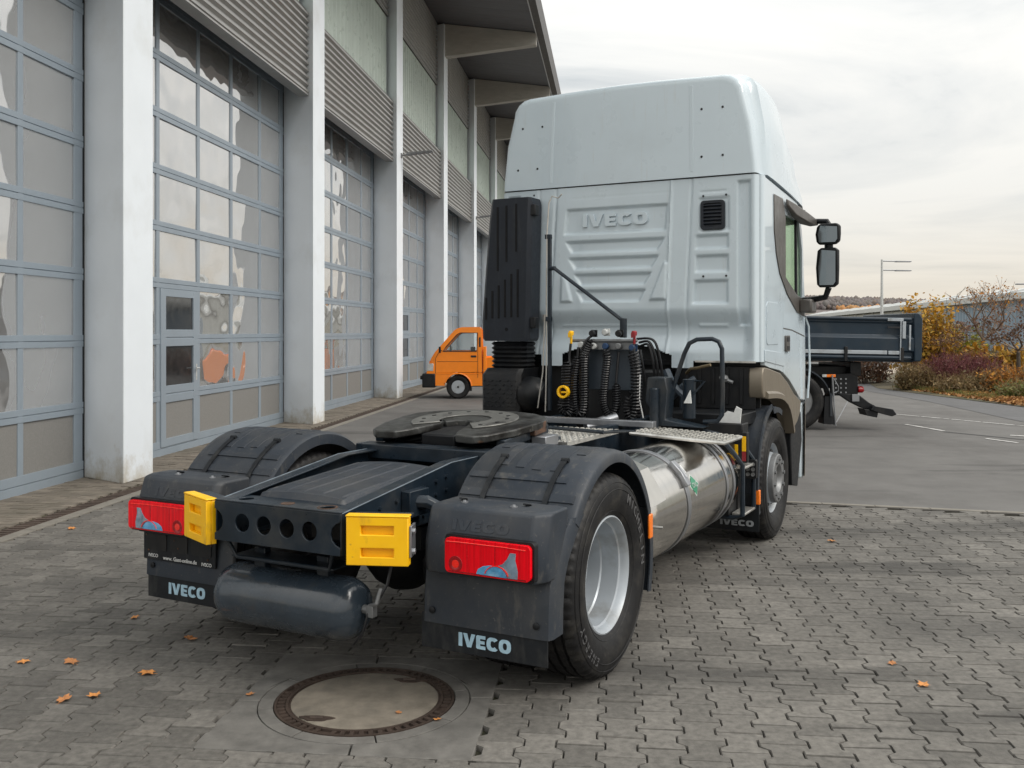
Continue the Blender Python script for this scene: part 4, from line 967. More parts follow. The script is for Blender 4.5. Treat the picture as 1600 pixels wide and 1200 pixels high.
def coil(path, rc, rwire, pitch, up0=None):
    pts = [Vector(p) for p in path]; ss = []
    # resample Catmull-Rom
    fine = []
    for i in range(len(pts) - 1):
        p0, p1, p2, p3 = pts[max(i - 1, 0)], pts[i], pts[i + 1], pts[min(i + 2, len(pts) - 1)]
        for k in range(20):
            t = k / 20; fine.append(.5 * ((2 * p1) + (p2 - p0) * t + (2 * p0 - 5 * p1 + 4 * p2 - p3) * t * t + (3 * p1 - p0 - 3 * p2 + p3) * t ** 3))
    fine.append(pts[-1]); L_ = [0]
    for a_, b_ in zip(fine, fine[1:]): L_.append(L_[-1] + (b_ - a_).length)
    n = int(L_[-1] / pitch * 10); res = []; k = 0
    for i in range(n + 1):
        s_ = L_[-1] * i / n
        while k < len(L_) - 2 and L_[k + 1] < s_: k += 1
        f = (s_ - L_[k]) / max(1e-9, L_[k + 1] - L_[k]); c = fine[k].lerp(fine[k + 1], f); t = (fine[k + 1] - fine[k]).normalized()
        u = Vector((0, 1, 0)); u = (u - t * u.dot(t)).normalized(); v = t.cross(u); a_ = 2 * PI * s_ / pitch; taper = min(1, i / 12, (n - i) / 12)
        res.append(c + (u * math.cos(a_) + v * math.sin(a_)) * rc * taper)
    return MB().tube(res, rwire, 5)
Y0 = 2.82
coils = [([(-.07, 1.68), (-.12, 1.60), (-.14, 1.50), (-.14, 1.15), (-.17, 1.06), (-.215, 1.12), (-.225, 1.34), (-.19, 1.55)], .036, .0085, .021),
         ([(.045, 1.60), (.07, 1.54), (.045, 1.30), (.045, 1.14), (.10, 1.05), (.15, 1.14), (.15, 1.33)], .030, .0075, .020),
         ([(.29, 1.60), (.32, 1.47), (.325, 1.3), (.32, 1.12), (.29, 1.02)], .042, .0085, .026),
         ([(.285, 1.02), (.25, 1.12), (.285, 1.22), (.33, 1.10), (.30, 1.0)], .036, .008, .026),
         ([(-.28, 1.50), (-.285, 1.42), (-.29, 1.2), (-.29, 1.08)], .050, .0085, .024),
         ([(-.29, 1.24), (-.34, 1.12), (-.28, 1.06), (-.24, 1.14), (-.28, 1.25)], .036, .008, .022)]
for p, rc, rw, pt in coils: T(coil([(x, Y0, z) for x, z in p], rc, rw, pt), 'coil_hose', 'cable', 0, cb, ang=0)
m = MB()
for pth in ([(-.265, 2.83, 1.65), (-.27, 2.82, 1.5), (-.22, 2.8, 1.4), (-.2, 2.82, 1.35)], [(.165, 2.84, 1.58), (.155, 2.83, 1.45), (.15, 2.82, 1.33)], [(.30, 2.83, 1.65), (.31, 2.82, 1.55), (.32, 2.82, 1.47)],
            [(.32, 2.9, 1.66), (.42, 2.88, 1.66), (.47, 2.9, 1.5), (.48, 2.95, 1.25)], [(.32, 2.92, 1.63), (.40, 2.9, 1.64), (.44, 2.9, 1.5), (.445, 2.95, 1.25)], [(.30, 2.9, 1.69), (.45, 2.88, 1.68), (.50, 2.9, 1.52), (.51, 2.95, 1.3)], [(.33, 2.9, 1.6), (.345, 2.9, 1.5), (.36, 2.95, 1.3)],
            [(-.07, 2.84, 1.72), (-.12, 2.8, 1.66), (-.10, 2.8, 1.55)], [(-.19, 2.82, 1.62), (-.2, 2.82, 1.48), (-.24, 2.86, 1.4)]):
    f = []
    for i in range(len(pth) - 1):
        P_ = [Vector(q) for q in (pth[max(i - 1, 0)], pth[i], pth[i + 1], pth[min(i + 2, len(pth) - 1)])]
        for k in range(8):
            t = k / 8; f.append(.5 * ((2 * P_[1]) + (P_[2] - P_[0]) * t + (2 * P_[0] - 5 * P_[1] + 4 * P_[2] - P_[3]) * t * t + (3 * P_[1] - P_[0] - 3 * P_[2] + P_[3]) * t ** 3))
    T(MB().tube(f + [Vector(pth[-1])], .011, 6), 'air_line', 'cable', 0, cb)
m = MB(); m.lathe([(-.02, .035), (-.02, .055), (.02, .055), (.02, .035)], (-.30, Y0 - .06, 1.245), 'y', 16, True); m.box(-.315, -.245, Y0 - .08, Y0 - .04, 1.235, 1.25); T(m, 'yellow_clip', 'yellow', .004, cb)
m = MB(); m.tube([(.365, Y0 - .02, 1.40), (.36, Y0 - .02, 1.2), (.385, Y0, 1.05)], .006, 5); T(m, 'marker_cord', 'sticker', 0, cb)
# hose post with swinging arm
hp = empty('hose_post', tr)
m = MB(); m.box(-.565, -.535, 3.0, 3.03, 1.06, 2.60); m.box(-.59, -.535, 2.995, 3.035, 2.56, 2.60); m.box(-.58, -.535, 2.99, 3.04, 1.84, 1.88); T(m, 'post', 'frame', .003, hp)
m = MB(); m.cyl((-.545, 3.0, 2.30), (-.48, 2.98, 2.30), .018, 8); m.tube([(-.49, 2.98, 2.30), (.18, 2.93, 1.83)], .016, 8); m.cyl((.17, 2.93, 1.86), (.17, 2.93, 1.70), .03, 10); T(m, 'arm', 'frame', 0, hp)
m = MB(); m.tube([(-.585, 3.0, 1.05), (-.575, 3.0, 1.5), (-.575, 3.0, 2.1), (-.57, 3.0, 2.6), (-.575, 3.05, 2.88), (-.55, 3.06, 2.94), (-.49, 3.06, 2.92), (-.45, 3.05, 2.95)], .006, 6); m.tube([(-.59, 3.0, 1.9), (-.61, 3.0, 1.4), (-.66, 3.0, 1.08)], .006, 6); T(m, 'cable', 'beam', 0, hp)
# grab frame
m = MB(); gp = [(.66, 2.6, 1.05), (.69, 2.6, 1.25), (.80, 2.6, 1.58), (.84, 2.6, 1.66), (.90, 2.6, 1.69), (1.02, 2.6, 1.695), (1.07, 2.6, 1.675), (1.095, 2.6, 1.62), (1.10, 2.6, 1.3), (1.095, 2.6, 1.12), (1.06, 2.6, 1.07), (.95, 2.6, 1.06)]
m.tube(gp, .0175, 10); T(m, 'grab_frame', 'frame')
m = MB(); m.prism([(.56, 1.40), (.70, 1.40), (.72, 1.30), (.70, 1.08), (1.0, 1.03), (.60, 1.03), (.58, 1.16), (.54, 1.22)], 'y', 2.44, 2.62); m.cyl((.62, 2.42, 1.0), (.62, 2.42, 1.32), .035, 12); T(m, 'catwalk_bracket', 'frame', .008)
m = MB(); m.cyl((.82, 2.66, 1.08), (.82, 2.66, 1.38), .05, 14); m.tube([(.82, 2.66, 1.37), (.95, 2.64, 1.37), (.84, 2.62, 1.24)], .009, 6); T(m, 'lever_post', 'frame')
m = MB(); m.prism([(.80, 1.20), (.86, 1.20), (.85, 1.30)], 'y', 2.585, 2.60); T(m, 'white_label', 'sticker')
# ---- air intake on the left
ai = empty('air_intake', tr)
def isec(z, x0, x1, y0=3.09, y1=3.30, c=.035): return [(x0 + c, y0, z), (x1 - c, y0, z), (x1, y0 + c, z), (x1, y1, z), (x0, y1, z), (x0, y0 + c, z)]
m = MB(); m.loft([isec(1.665, -1.255, -.82, c=.02), isec(1.69, -1.285, -.80), isec(1.85, -1.29, -.795), isec(2.3, -1.255, -.785), isec(2.75, -1.215, -.775), isec(2.9, -1.195, -.77), isec(2.955, -1.175, -.785, c=.02)]); T(m, 'intake_duct', 'intake', 0, ai, ang=30)
m = MB()
for x, z0, z1 in ((-1.11, 2.30, 2.88), (-1.02, 2.38, 2.89), (-.92, 2.47, 2.90), (-1.23, 1.86, 2.06), (-1.165, 1.87, 2.12), (-1.10, 1.87, 2.17), (-1.035, 1.88, 2.22), (-.97, 1.88, 2.27), (-.905, 1.88, 2.31)):
    m.box(x - .008, x + .008, 3.083, 3.0895, z0, z1)
m.cyl((-1.02, 3.085, 1.77), (-1.02, 3.1, 1.77), .016, 10); T(m, 'groove_shade', 'grooveshade', 0, ai)  # slightly proud bars; the groove shadow is put into their colour
for z in (2.84, 1.83): T(MB().box(-.795, -.74, 3.11, 3.19, z - .05, z + .05), 'clamp', 'black', .008, ai)
m = MB(); secs = []
for i in range(13):
    z = 1.66 - .24 * i / 12; g = .0 if i % 2 else .018
    secs.append(isec(z, -1.21 + g, -.84 - g, 3.11 + g, 3.32, .04))
m.loft(secs); T(m, 'bellows', 'black', 0, ai, ang=20)
m = MB(); m.loft([isec(1.03, -1.24, -.87, 3.02, 3.4, .02), isec(1.06, -1.25, -.86, 3.02, 3.4), isec(1.36, -1.25, -.85, 3.02, 3.4), isec(1.42, -1.22, -.845, 3.06, 3.4)])
for i in range(9):
    for j in range(7): m.obox((-1.21 + .04 * i, 3.017, 1.08 + .038 * j), (.012, .004, .004), Matrix.Rotation(R(40 if (i + j) % 2 else -40), 3, 'Y'))
m.lathe([(-.87, .15), (-.80, .158), (-.74, .15), (-.70, .12), (-.66, .08), (-.65, .001)], (0, 3.16, 1.19), 'x', 24); T(m, 'filter_housing', 'black', .01, ai)

# ---- CAB
cabx, YR = 1.19, 3.33
def sdpoly(poly):
    c = (sum(p[0] for p in poly) / len(poly), sum(p[1] for p in poly) / len(poly)); E_ = []
    for i in range(len(poly)):
        (x0, z0), (x1, z1) = poly[i], poly[(i + 1) % len(poly)]; nx, nz_ = z1 - z0, -(x1 - x0); l_ = math.hypot(nx, nz_) or 1; nx, nz_ = nx / l_, nz_ / l_
        if nx * (c[0] - x0) + nz_ * (c[1] - z0) > 0: nx, nz_ = -nx, -nz_
        E_.append((nx, nz_, nx * x0 + nz_ * z0))
    return E_
def ss(a, b, x):
    t = max(0, min(1, (x - a) / (b - a))); return t * t * (3 - 2 * t)
REC = [([(-.53, 2.85), (.42, 2.85), (.40, 2.62), (-.56, 2.62)], .022), ([(-.545, 2.56), (.395, 2.56), (.325, 2.455), (-.485, 2.455)], .028), ([(-.515, 2.41), (.34, 2.41), (.27, 2.305), (-.455, 2.305)], .028),
       ([(-.46, 2.265), (.275, 2.265), (.205, 2.16), (-.40, 2.16)], .028), ([(-.44, 2.12), (.22, 2.12), (.16, 2.015), (-.385, 2.015)], .028), ([(.385, 2.36), (.42, 2.34), (.405, 2.02), (.25, 2.02)], -.022), ([(-.585, 2.26), (-.53, 2.24), (-.47, 2.01), (-.595, 2.01)], -.018),
       ([(.69, 2.88), (.955, 2.88), (.955, 2.59), (.69, 2.59)], .012), ([(.665, 2.565), (.945, 2.565), (.945, 2.445), (.66, 2.445)], .024), ([(.665, 2.395), (.945, 2.395), (.945, 2.25), (.655, 2.25)], .024), ([(.65, 2.185), (.94, 2.185), (.94, 1.985), (.63, 1.985)], .026),
       ([(.67, 1.82), (.93, 1.82), (.93, 1.785), (.67, 1.785)], -.012), ([(-.60, 1.815), (.40, 1.815), (.40, 1.795), (-.60, 1.795)], -.010), ([(1.02, 3.0), (1.13, 3.0), (1.13, 1.80), (1.02, 1.80)], .03), ([(-1.13, 3.0), (-1.0, 3.0), (-1.0, 1.8), (-1.13, 1.8)], .03),
       ([(.70, 2.935), (.93, 2.935), (.93, 2.915), (.70, 2.915)], .008), ([(-.49, 2.952), (.445, 2.952), (.445, 2.942), (-.49, 2.942)], .007)]
REC = [(sdpoly(p), dp) for p, dp in REC]
def relief(x, z):
    dp = 0
    for E_, a_ in REC:
        sd = max(nx * x + nz_ * z - k for nx, nz_, k in E_)
        if sd < .015: dp += a_ * ss(.004, -.018, sd)
    for gx, sl in ((-.63 + .06 * (3.05 - z) * -1, 1), (.63 - .045 * (3.05 - z), 1), (.455 - .04 * (3.05 - z), -1.2), (-.80 - .02 * (3.05 - z), .7)): dp += sl * .011 * math.exp(-((x - gx) / .010) ** 2)
    ct = ss(1.16, 1.05, abs(x)); dp += ct * (.075 * ss(1.955, 1.76, z) - .05 * ss(1.74, 1.56, z)); dp += .004 * math.sin(x * 3)
    dp += .05 * ss(1.15, 1.19, abs(x)) ** 2
    return dp
ZT = 3.045
def wfn(u, v):
    x = -cabx + 2 * cabx * u; z = 1.44 + (ZT - 1.44) * v; return (x, YR + relief(x, z), z)
def wkeep(u, v):
    x = -cabx + 2 * cabx * u; z = 1.44 + (ZT - 1.44) * v
    if -.585 < x < .445: return z > 1.545 + .11 * (1 - ((x + .07) / .52) ** 2)
    if x < -.80: return z > 1.54
    if x > .64: return z > 1.505
    return z > 1.445
cb_ = T(MB().grid(236, 158, wfn, wkeep), 'rear_wall', 'white', 0, ang=60, recalc=False)
for f in (0,): cb_.data.flip_normals() if cb_.data.polygons[0].normal.y > 0 else None
ls, wd = lettering(.11, .61, gap=.13); m = MB()
for o_, h_ in ls: m.prism([(-.375 + x, 2.683 + z) for x, z in o_], 'y', YR - .002, YR + .03, holes=[[(-.375 + x, 2.683 + z) for x, z in q] for q in h_])
T(m, 'embossed_lettering', 'white', .006, seg=3)
vt = empty('vent_grille', tr)
m = MB(); m.prism(rrect(.708, .915, 2.605, 2.85, .03), 'y', YR - .012, YR + .02, holes=[rrect(.735, .888, 2.635, 2.825, .012, 2)]); m.box(.72, .9, YR + .006, YR + .018, 2.62, 2.84); T(m, 'vent_frame', 'intake', .004, vt)
for i in range(6):
    m = MB(); m.obox((.811, YR - .004, 2.655 + i * .03), (.077, .010, .004), Matrix.Rotation(R(-35), 3, 'X')); T(m, 'slat', 'intake', 0, vt)
m = MB()
for x, z in ((.73, 2.89), (.925, 2.89), (.73, 2.215), (.925, 2.215), (-.86, 3.0)): m.lathe([(0, .010), (-.006, .008), (-.006, .0005)], (x, YR, z), 'y', 8)
T(m, 'plug', 'seal')
m = MB().box(-.775, -.705, YR - .004, YR + .006, 1.84, 1.905); T(m, 'type_plate', 'alu', .003)
m = MB().box(.66, 1.17, YR - .012, YR + .01, 1.492, 1.507); T(m, 'lower_edge', 'alu')
# corner posts
for sx in (1, -1):
    m = MB(); secs = []
    cv = [(cabx - .0005, YR + .05), (1.203, YR + .055), (1.212, YR + .07), (1.216, YR + .10), (1.216, YR + .14), (1.19, YR + .14), (1.17, YR + .06)]
    for z in (1.50, 2.0, 2.6, ZT): secs.append([(x, y, z) for x, y in cv])
    T(both(MB().loft(secs), sx), 'corner_post', 'white', 0, ang=60)
    pan = [(3.46, 1.47), (3.62, 1.445), (4.0, 1.41), (4.135, 1.385), (4.135, 3.0), (3.46, 3.035)]
    T(both(MB().prism(pan, 'x', 1.176, 1.2165), sx), 'side_panel', 'white', .004)
    T(both(MB().prism([(3.43, 1.505), (4.15, 1.44), (4.15, 1.56), (3.43, 1.60)], 'x', 1.2168, 1.224), sx), 'lower_panel', 'white', .003)
    T(both(MB().prism(rrect(3.50, 3.96, 1.64, 2.0, .05), 'x', 1.2168, 1.2215), sx), 'hatch', 'white', .002)
    dr = empty('door', tr)
    win = [(4.22, 2.25), (4.72, 2.10), (5.0, 2.07), (4.97, 2.55), (4.82, 2.80), (4.22, 2.80)]
    do = [(4.143, 1.385), (4.40, 1.31), (4.62, 1.22), (4.90, 1.10), (5.10, 1.08), (5.13, 1.5), (5.10, 2.05), (5.02, 2.6), (4.86, 2.93), (4.70, 2.975), (4.143, 3.0)]
    T(both(MB().prism(do, 'x', 1.176, 1.2165, holes=[win]), sx), 'door_panel', 'white', .004, dr)
    T(both(MB().prism([(y * 1.0, z) for y, z in win], 'x', 1.192, 1.198), sx), 'window_glass', 'window', 0, dr)
    T(both(MB().prism([(3.76, 2.93), (3.77, 2.62), (3.85, 2.42), (3.98, 2.26), (4.3, 2.08), (4.72, 1.93), (5.06, 1.90), (5.06, 2.06), (4.72, 2.09), (4.21, 2.24), (4.205, 2.78), (4.10, 2.93)], 'x', 1.2172, 1.226), sx), 'window_trim', 'pillar', .004, dr)
    T(both(MB().prism([(4.70, 2.09), (4.74, 2.085), (4.72, 2.80), (4.68, 2.80)], 'x', 1.2, 1.222), sx), 'window_bar', 'seal', 0, dr)
    m = MB(); m.prism(rrect(4.19, 4.34, 1.57, 1.715, .02), 'x', 1.2168, 1.236); T(both(m, sx), 'door_handle', 'pillar', .008, dr)
    m = MB(); m.box(1.2362, 1.239, 4.215, 4.315, 1.585, 1.62); m.box(1.2362, 1.239, 4.215, 4.315, 1.66, 1.70); T(both(m, sx), 'handle_recess', 'seal', 0, dr)
    T(both(MB().prism([(4.15, 1.775), (4.5, 1.76), (5.08, 1.70), (5.08, 1.71), (4.5, 1.77), (4.15, 1.785)], 'x', 1.217, 1.219), sx), 'crease', 'pillar', 0, dr)
    # bronze wheel arch trim
    tro = [(3.44, 1.455), (3.62, 1.437), (4.02, 1.385), (4.33, 1.285), (4.6, 1.17), (4.9, 1.085), (4.86, .98), (4.74, .90), (4.58, .85), (4.47, .84), (4.42, .94), (4.34, 1.02), (4.24, 1.085), (4.10, 1.135), (3.94, 1.165), (3.78, 1.18), (3.62, 1.185), (3.44, 1.20)]
    T(both(MB().prism(tro, 'x', 1.10, 1.222), sx), 'arch_trim', 'bronze', .012, seg=3)
    m = strip([(4.50, .82), (4.455, .90), (4.40, .985), (4.32, 1.06), (4.22, 1.115), (4.08, 1.16), (3.94, 1.185), (3.78, 1.20), (3.62, 1.208), (3.46, 1.215)], [(1.16, -.02), (1.16, .035), (1.225, .04), (1.246, .02), (1.246, -.02)]); T(both(m, sx), 'arch_lip', 'bronze', 0, ang=40)
    T(both(MB().prism([(3.46, 1.44), (3.46, 1.20), (3.40, 1.20), (3.37, 1.26), (3.37, 1.40), (3.40, 1.455)], 'x', 1.10, 1.22), sx), 'trim_end', 'bronze', .012)
    T(both(MB().prism([(4.55, .98), (4.95, .98), (5.0, .70), (4.8, .28), (4.55, .32), (4.50, .7)], 'x', 1.02, 1.21), sx), 'entry_step', 'black', .01)
    T(both(MB().prism([(5.02, 1.06), (5.25, 1.06), (5.28, .55), (5.18, .3), (5.04, .32)], 'x', 1.0, 1.19), sx), 'bumper_corner', 'white', .02)
# front of cab, roof, floor (seen only from the side or through the windows)
fpl = [(1.216, 5.12), (1.20, 5.22), (1.12, 5.36), (.95, 5.46), (.5, 5.53), (0, 5.55)]; fpl = fpl + [(-x, y) for x, y in reversed(fpl[:-1])]
def fsec(z, dy, k=1): return [(x * k, y - dy, z) for x, y in fpl]
def shell(zs, th=.03):
    m = MB()
    for (z0, d0), (z1, d1) in zip(zs, zs[1:]):
        m.loft([fsec(z0, d0), fsec(z1, d1)], cap=False, closed=False); m.loft([[(x * .97, y - th, z) for x, y, z in fsec(z0, d0)], [(x * .97, y - th, z) for x, y, z in fsec(z1, d1)]], cap=False, closed=False)
    return m
T(shell([(1.06, .0), (1.5, .0), (2.02, .03)]), 'front_panel', 'white'); T(shell([(2.025, .03), (2.5, .12), (2.9, .25)]), 'windscreen', 'window', 0); T(shell([(.32, .02), (.7, 0), (1.055, .0)]), 'front_bumper', 'bronze')
m = MB(); m.box(-1.175, 1.175, 3.4, 5.05, 2.99, 3.02); T(m, 'roof_panel', 'white'); m = MB(); m.box(-1.17, 1.17, 3.46, 5.3, 1.46, 1.5); T(m, 'floor_panel', 'black')
for sx in (1, -1):
    m = MB(); m.prism([(4.3, 1.5), (4.75, 1.5), (4.75, 2.0), (4.4, 2.0), (4.32, 2.65), (4.22, 2.65), (4.24, 1.6)], 'x', sx * .55 - .25, sx * .55 + .25); T(m, 'seat', 'hubgrey', .04)
m = MB(); m.box(-1.1, 1.1, 4.95, 5.3, 1.5, 1.95); T(m, 'dashboard', 'black', .04)
# sun visor over the windscreen and side deflector
m = MB().loft([[(1.23, 4.18, 2.94), (1.255, 4.18, 2.93), (1.255, 4.18, 2.88), (1.23, 4.18, 2.87)], [(1.235, 4.4, 2.93), (1.285, 4.4, 2.91), (1.285, 4.4, 2.81), (1.235, 4.4, 2.80)], [(1.24, 4.7, 2.90), (1.335, 4.72, 2.86), (1.335, 4.72, 2.77), (1.25, 4.7, 2.76)], [(1.29, 4.95, 2.83), (1.37, 4.98, 2.82), (1.37, 4.98, 2.77), (1.29, 4.95, 2.76)]]); T(m, 'side_deflector', 'pillar', .01); T(m.mirror(), 'side_deflector', 'pillar', .01)
m = MB().loft([[(x * 1.02, y + .0, 2.93) for x, y in fpl], [(x * 1.04, y - .02, 2.82) for x, y in fpl], [(x * 1.0, y - .09, 2.84) for x, y in fpl], [(x * .99, y - .12, 2.93) for x, y in fpl]]); m.v = [(x, y - .12, z) for x, y, z in m.v]; T(m, 'sun_visor', 'pillar')
# roof fairing
def fs(y, wb, wt, zt, r, zb=3.055):
    p = [(wb, zb), (wb - .006, zb + .12 * (zt - zb)), ((wb + wt) / 2 + .012, (zb + zt) / 2), (wt, zt - r)]
    for t in (22, 45, 68, 90): p.append((wt - r + r * math.cos(R(t)), zt - r + r * math.sin(R(t))))
    p.append((.35, zt + .02)); p.append((0, zt + .025))
    full = p + [(-x, z) for x, z in reversed(p[:-1])]
    return [(x, y, z) for x, z in full]
rf = empty('roof_fairing', tr)
m = MB().loft([fs(3.3155, 1.140, 1.022, 3.84, .15), fs(3.318, 1.158, 1.042, 3.862, .155), fs(3.326, 1.170, 1.058, 3.880, .16), fs(3.342, 1.178, 1.070, 3.893, .165), fs(3.37, 1.184, 1.08, 3.90, .17), fs(3.44, 1.186, 1.086, 3.905, .17), fs(3.47, 1.20, 1.10, 3.91, .17), fs(3.50, 1.226, 1.15, 3.92, .17), fs(3.7, 1.232, 1.165, 3.93, .18, 3.045), fs(4.1, 1.236, 1.165, 3.92, .2, 3.02), fs(4.4, 1.236, 1.15, 3.86, .22, 3.0), fs(4.7, 1.234, 1.12, 3.74, .24, 2.975), fs(4.95, 1.225, 1.06, 3.56, .22, 2.96), fs(5.15, 1.19, .98, 3.34, .15, 2.95), fs(5.3, 1.12, .85, 3.13, .08, 2.945), fs(5.36, 1.05, .75, 2.98, .01, 2.94)])
T(m, 'fairing_shell', 'white', 0, rf, ang=42)
m = MB()
for x in (-1.02, -.82, .72, .90):
    for z in ((3.24, 3.62) if x < 0 else (3.22, 3.62)): m.lathe([(0, .011), (-.006, .008), (-.006, .0005)], (x + (.05 if z > 3.4 and x < 0 else 0), 3.3155, z), 'y', 8)
T(m, 'plug', 'seal', 0, rf)
for x in (-.70, .62):
    m = MB(); m.prism([(x, 3.10), (x + .03, 3.10), (x + .03 * (1 if x < 0 else -.2) + .03, 3.83), (x + .03 * (1 if x < 0 else -.2), 3.83)], 'y', 3.3135, 3.33)
    T(m, 'ridge', 'white', .0018, rf, seg=3)
T(MB().box(-1.17, 1.17, 3.345, 3.4, 3.03, 3.06), 'seam', 'seal', 0, rf)
# mirrors
for sx in (1, -1):
    mi = empty('mirror', tr)
    def msec(z, w0, w1, yd): return [(w0, 4.87, z), (w1, 4.86, z), (w1 + .012, 4.90, z), (w1 - .03, 4.86 + yd, z), (w0 + .05, 4.86 + yd, z), (w0 - .012, 4.90, z)]
    for z0, z1, nm in ((2.17, 2.545, 0), (2.575, 2.775, 1)):
        a_, b_ = (1.375, 1.565) if nm == 0 else (1.37, 1.58)
        m = MB().loft([msec(z0, a_ + .03, b_ - .04, .06), msec(z0 + .03, a_ + .005, b_ - .005, .10), msec((z0 + z1) / 2, a_ - .005, b_, .12), msec(z1 - .025, a_ + .01, b_, .10), msec(z1, a_ + .04, b_ - .03, .06)])
        T(both(m, sx), 'mirror_housing', 'black', .012, mi, ang=50)
        m = MB().prism([(a_ + .03, z0 + .02), (b_ - .035, z0 + .02), (b_ - .015, z0 + .05), (b_ - .018, z1 - .035), (a_ + .04, z1 - .02), (a_ + .018, (z0 + z1) / 2)], 'y', 4.851, 4.858); m.v = [(x, y + (z - z1) * .06 - .0, z) for x, y, z in m.v]; T(both(m, sx), 'mirror_glass', 'chrome', 0, mi, ang=0)
    m = MB(); m.tube([(1.22, 4.96, 2.05), (1.33, 4.95, 2.06), (1.44, 4.94, 2.08), (1.475, 4.92, 2.17)], .03, 8); T(both(m, sx), 'mirror_arm', 'black', 0, mi); m = MB(); m.tube([(1.22, 5.02, 2.84), (1.34, 4.96, 2.81), (1.46, 4.93, 2.80), (1.48, 4.92, 2.76)], .026, 8); T(both(m, sx), 'mirror_arm', 'black', 0, mi); m = MB(); m.cyl((1.475, 4.92, 2.53), (1.475, 4.92, 2.6), .04, 10)
    T(both(m, sx), 'mirror_joint', 'black', 0, mi)
    m = MB(); m.box(1.218, 1.34, 4.80, 5.05, 1.93, 2.06); T(both(m, sx), 'arm_foot', 'pillar', .02, mi)
m = MB(); m.tube([(1.235, 5.02, 1.9), (1.255, 5.1, 1.8), (1.258, 5.14, 1.4), (1.245, 5.1, 1.1)], .010, 6); T(m, 'deflector_edge', 'white')

# ================================================================== ORANGE MINI TRUCK
M['orangepaint'] = mat('orange_paint', (.95, .25, .006), .35, 0, .06, 4, coat=.6)
ot = thing('mini_truck', 'small bright orange pickup standing sideways in front of the workshop doors', 'small truck', (-2.29, 25.0, 0), 0)
def O(mb, name, mt, bevel=0, parent=None, **k): return mb.build(name, M[mt], parent or ot, bevel, **k)
AX, AZ, AR = .885, .305, .355
arch = [(AX + AR * math.cos(R(t)), AZ + AR * math.sin(R(t))) for t in range(4, 180, 16)]
low = [(.06, .34), (.07, .68), (.12, .90), (.20, 1.08), (.30, 1.2345), (1.50, 1.2345), (1.52, .34)]
wn = [(.49, 1.235), (.58, 1.36), (.86, 1.67), (.94, 1.715), (1.385, 1.715), (1.37, 1.235)]
for y0, nm in ((0, 'side_panel'), (1.34, 'side_panel')):
    m = MB(); yy = (y0, y0 + .04)
    top = [(.06, .68), (.20, .86), (.28, 1.10), (.40, 1.22), (1.505, 1.22), (1.515, .70), (AX, AZ + AR)]
    m.prism(low[1:6] + [(1.512, .70)], 'y', *yy)
    m.prism([(.07, .6795), (.06, .34), (AX - AR, .34)] + list(reversed(arch))[1:6] + [(AX, .6795)], 'y', *yy); m.prism([(AX, .6795)] + list(reversed(arch))[6:-1] + [(AX + AR, .34), (1.52, .34), (1.512, .6795)], 'y', *yy)
    m.prism([(.305, 1.235), (.485, 1.235), (.58, 1.365), (.86, 1.68), (.945, 1.72), (.945, 1.855), (.86, 1.83), (.78, 1.775)], 'y', *yy); m.prism([(.9455, 1.72), (1.3845, 1.72), (1.3845, 1.872), (1.0, 1.866), (.9455, 1.856)], 'y', *yy); m.prism([(1.372, 1.235), (1.505, 1.235), (1.49, 1.79), (1.45, 1.86), (1.385, 1.872), (1.385, 1.71)], 'y', *yy)
    O(m, nm, 'orangepaint', 0, ang=30)
    O(MB().prism(wn, 'y', y0 + .015, y0 + .02), 'window_glass', 'clearwindow', 0)
    fr = [(x, z) for x, z in wn]; m = MB(); m.tube([(x, y0 - .002 if y0 == 0 else y0 + .042, z) for x, z in fr], .011, 5, True); O(m, 'window_seal', 'seal')
m = MB(); fpth = [(.06, .34), (.07, .68), (.12, .90), (.20, 1.08), (.30, 1.235)]; m.loft([[(x, y, z) for x, z in fpth] for y in (.041, 1.339)], cap=False, closed=False); m.loft([[(x + .03, y, z) for x, z in fpth] for y in (.041, 1.339)], cap=False, closed=False); O(m, 'front_panel', 'orangepaint')
m = MB(); m.loft([[(x, y, z) for x, z in ((.31, 1.24), (.77, 1.765), (.79, 1.765), (.33, 1.24))] for y in (.06, 1.32)]); O(m, 'windscreen', 'clearwindow')
m = MB(); m.loft([[(x, y, z) for x, z in ((.77, 1.77), (.86, 1.83), (1.0, 1.866), (1.45, 1.87), (1.45, 1.83), (1.0, 1.82), (.88, 1.79), (.80, 1.755))] for y in (.041, 1.339)]); O(m, 'roof', 'orangepaint')
m = MB(); m.box(1.44, 1.48, .041, 1.339, .44, 1.25); m.box(1.44, 1.48, .041, .2, 1.25, 1.78); m.box(1.44, 1.48, 1.18, 1.339, 1.25, 1.78); O(m, 'rear_wall', 'orangepaint')
m = MB(); m.box(.3, 1.46, .35, 1.33, .40, .5); m.box(.86, 1.3, .3, .55, .5, .95); m.box(1.2, 1.32, .2, .55, .95, 1.35); m.box(.35, .6, .1, 1.28, .9, 1.15); O(m, 'interior', 'seal', .02)
m = MB(); m.lathe([(-.01, .17), (.01, .19), (.03, .17)], (.66, .38, 1.2), 'x', 16, True); O(m, 'steering_wheel', 'seal')
O(MB().box(-.05, .30, -.02, 1.40, .29, .66), 'bumper', 'black', .03); O(MB().box(-.10, -.04, -.01, .3, .50, .60), 'bumper_end', 'black', .02)
m = MB().loft([[(.062, y, .72), (.11, y, .92), (.25, y, .92), (.24, y, .72)] for y in (-.008, .16)]); O(m, 'headlight', 'greylight', .015)
O(MB().box(1.22, 1.36, -.012, .0, 1.08, 1.13), 'door_handle', 'seal', .006)
m = MB(); m.tube([(x, -.004, z) for x, z in arch], .016, 6); O(m, 'arch_lip', 'orangepaint')
O(MB().box(.14, .22, -.006, .03, .94, .98), 'indicator', 'orange', .004)
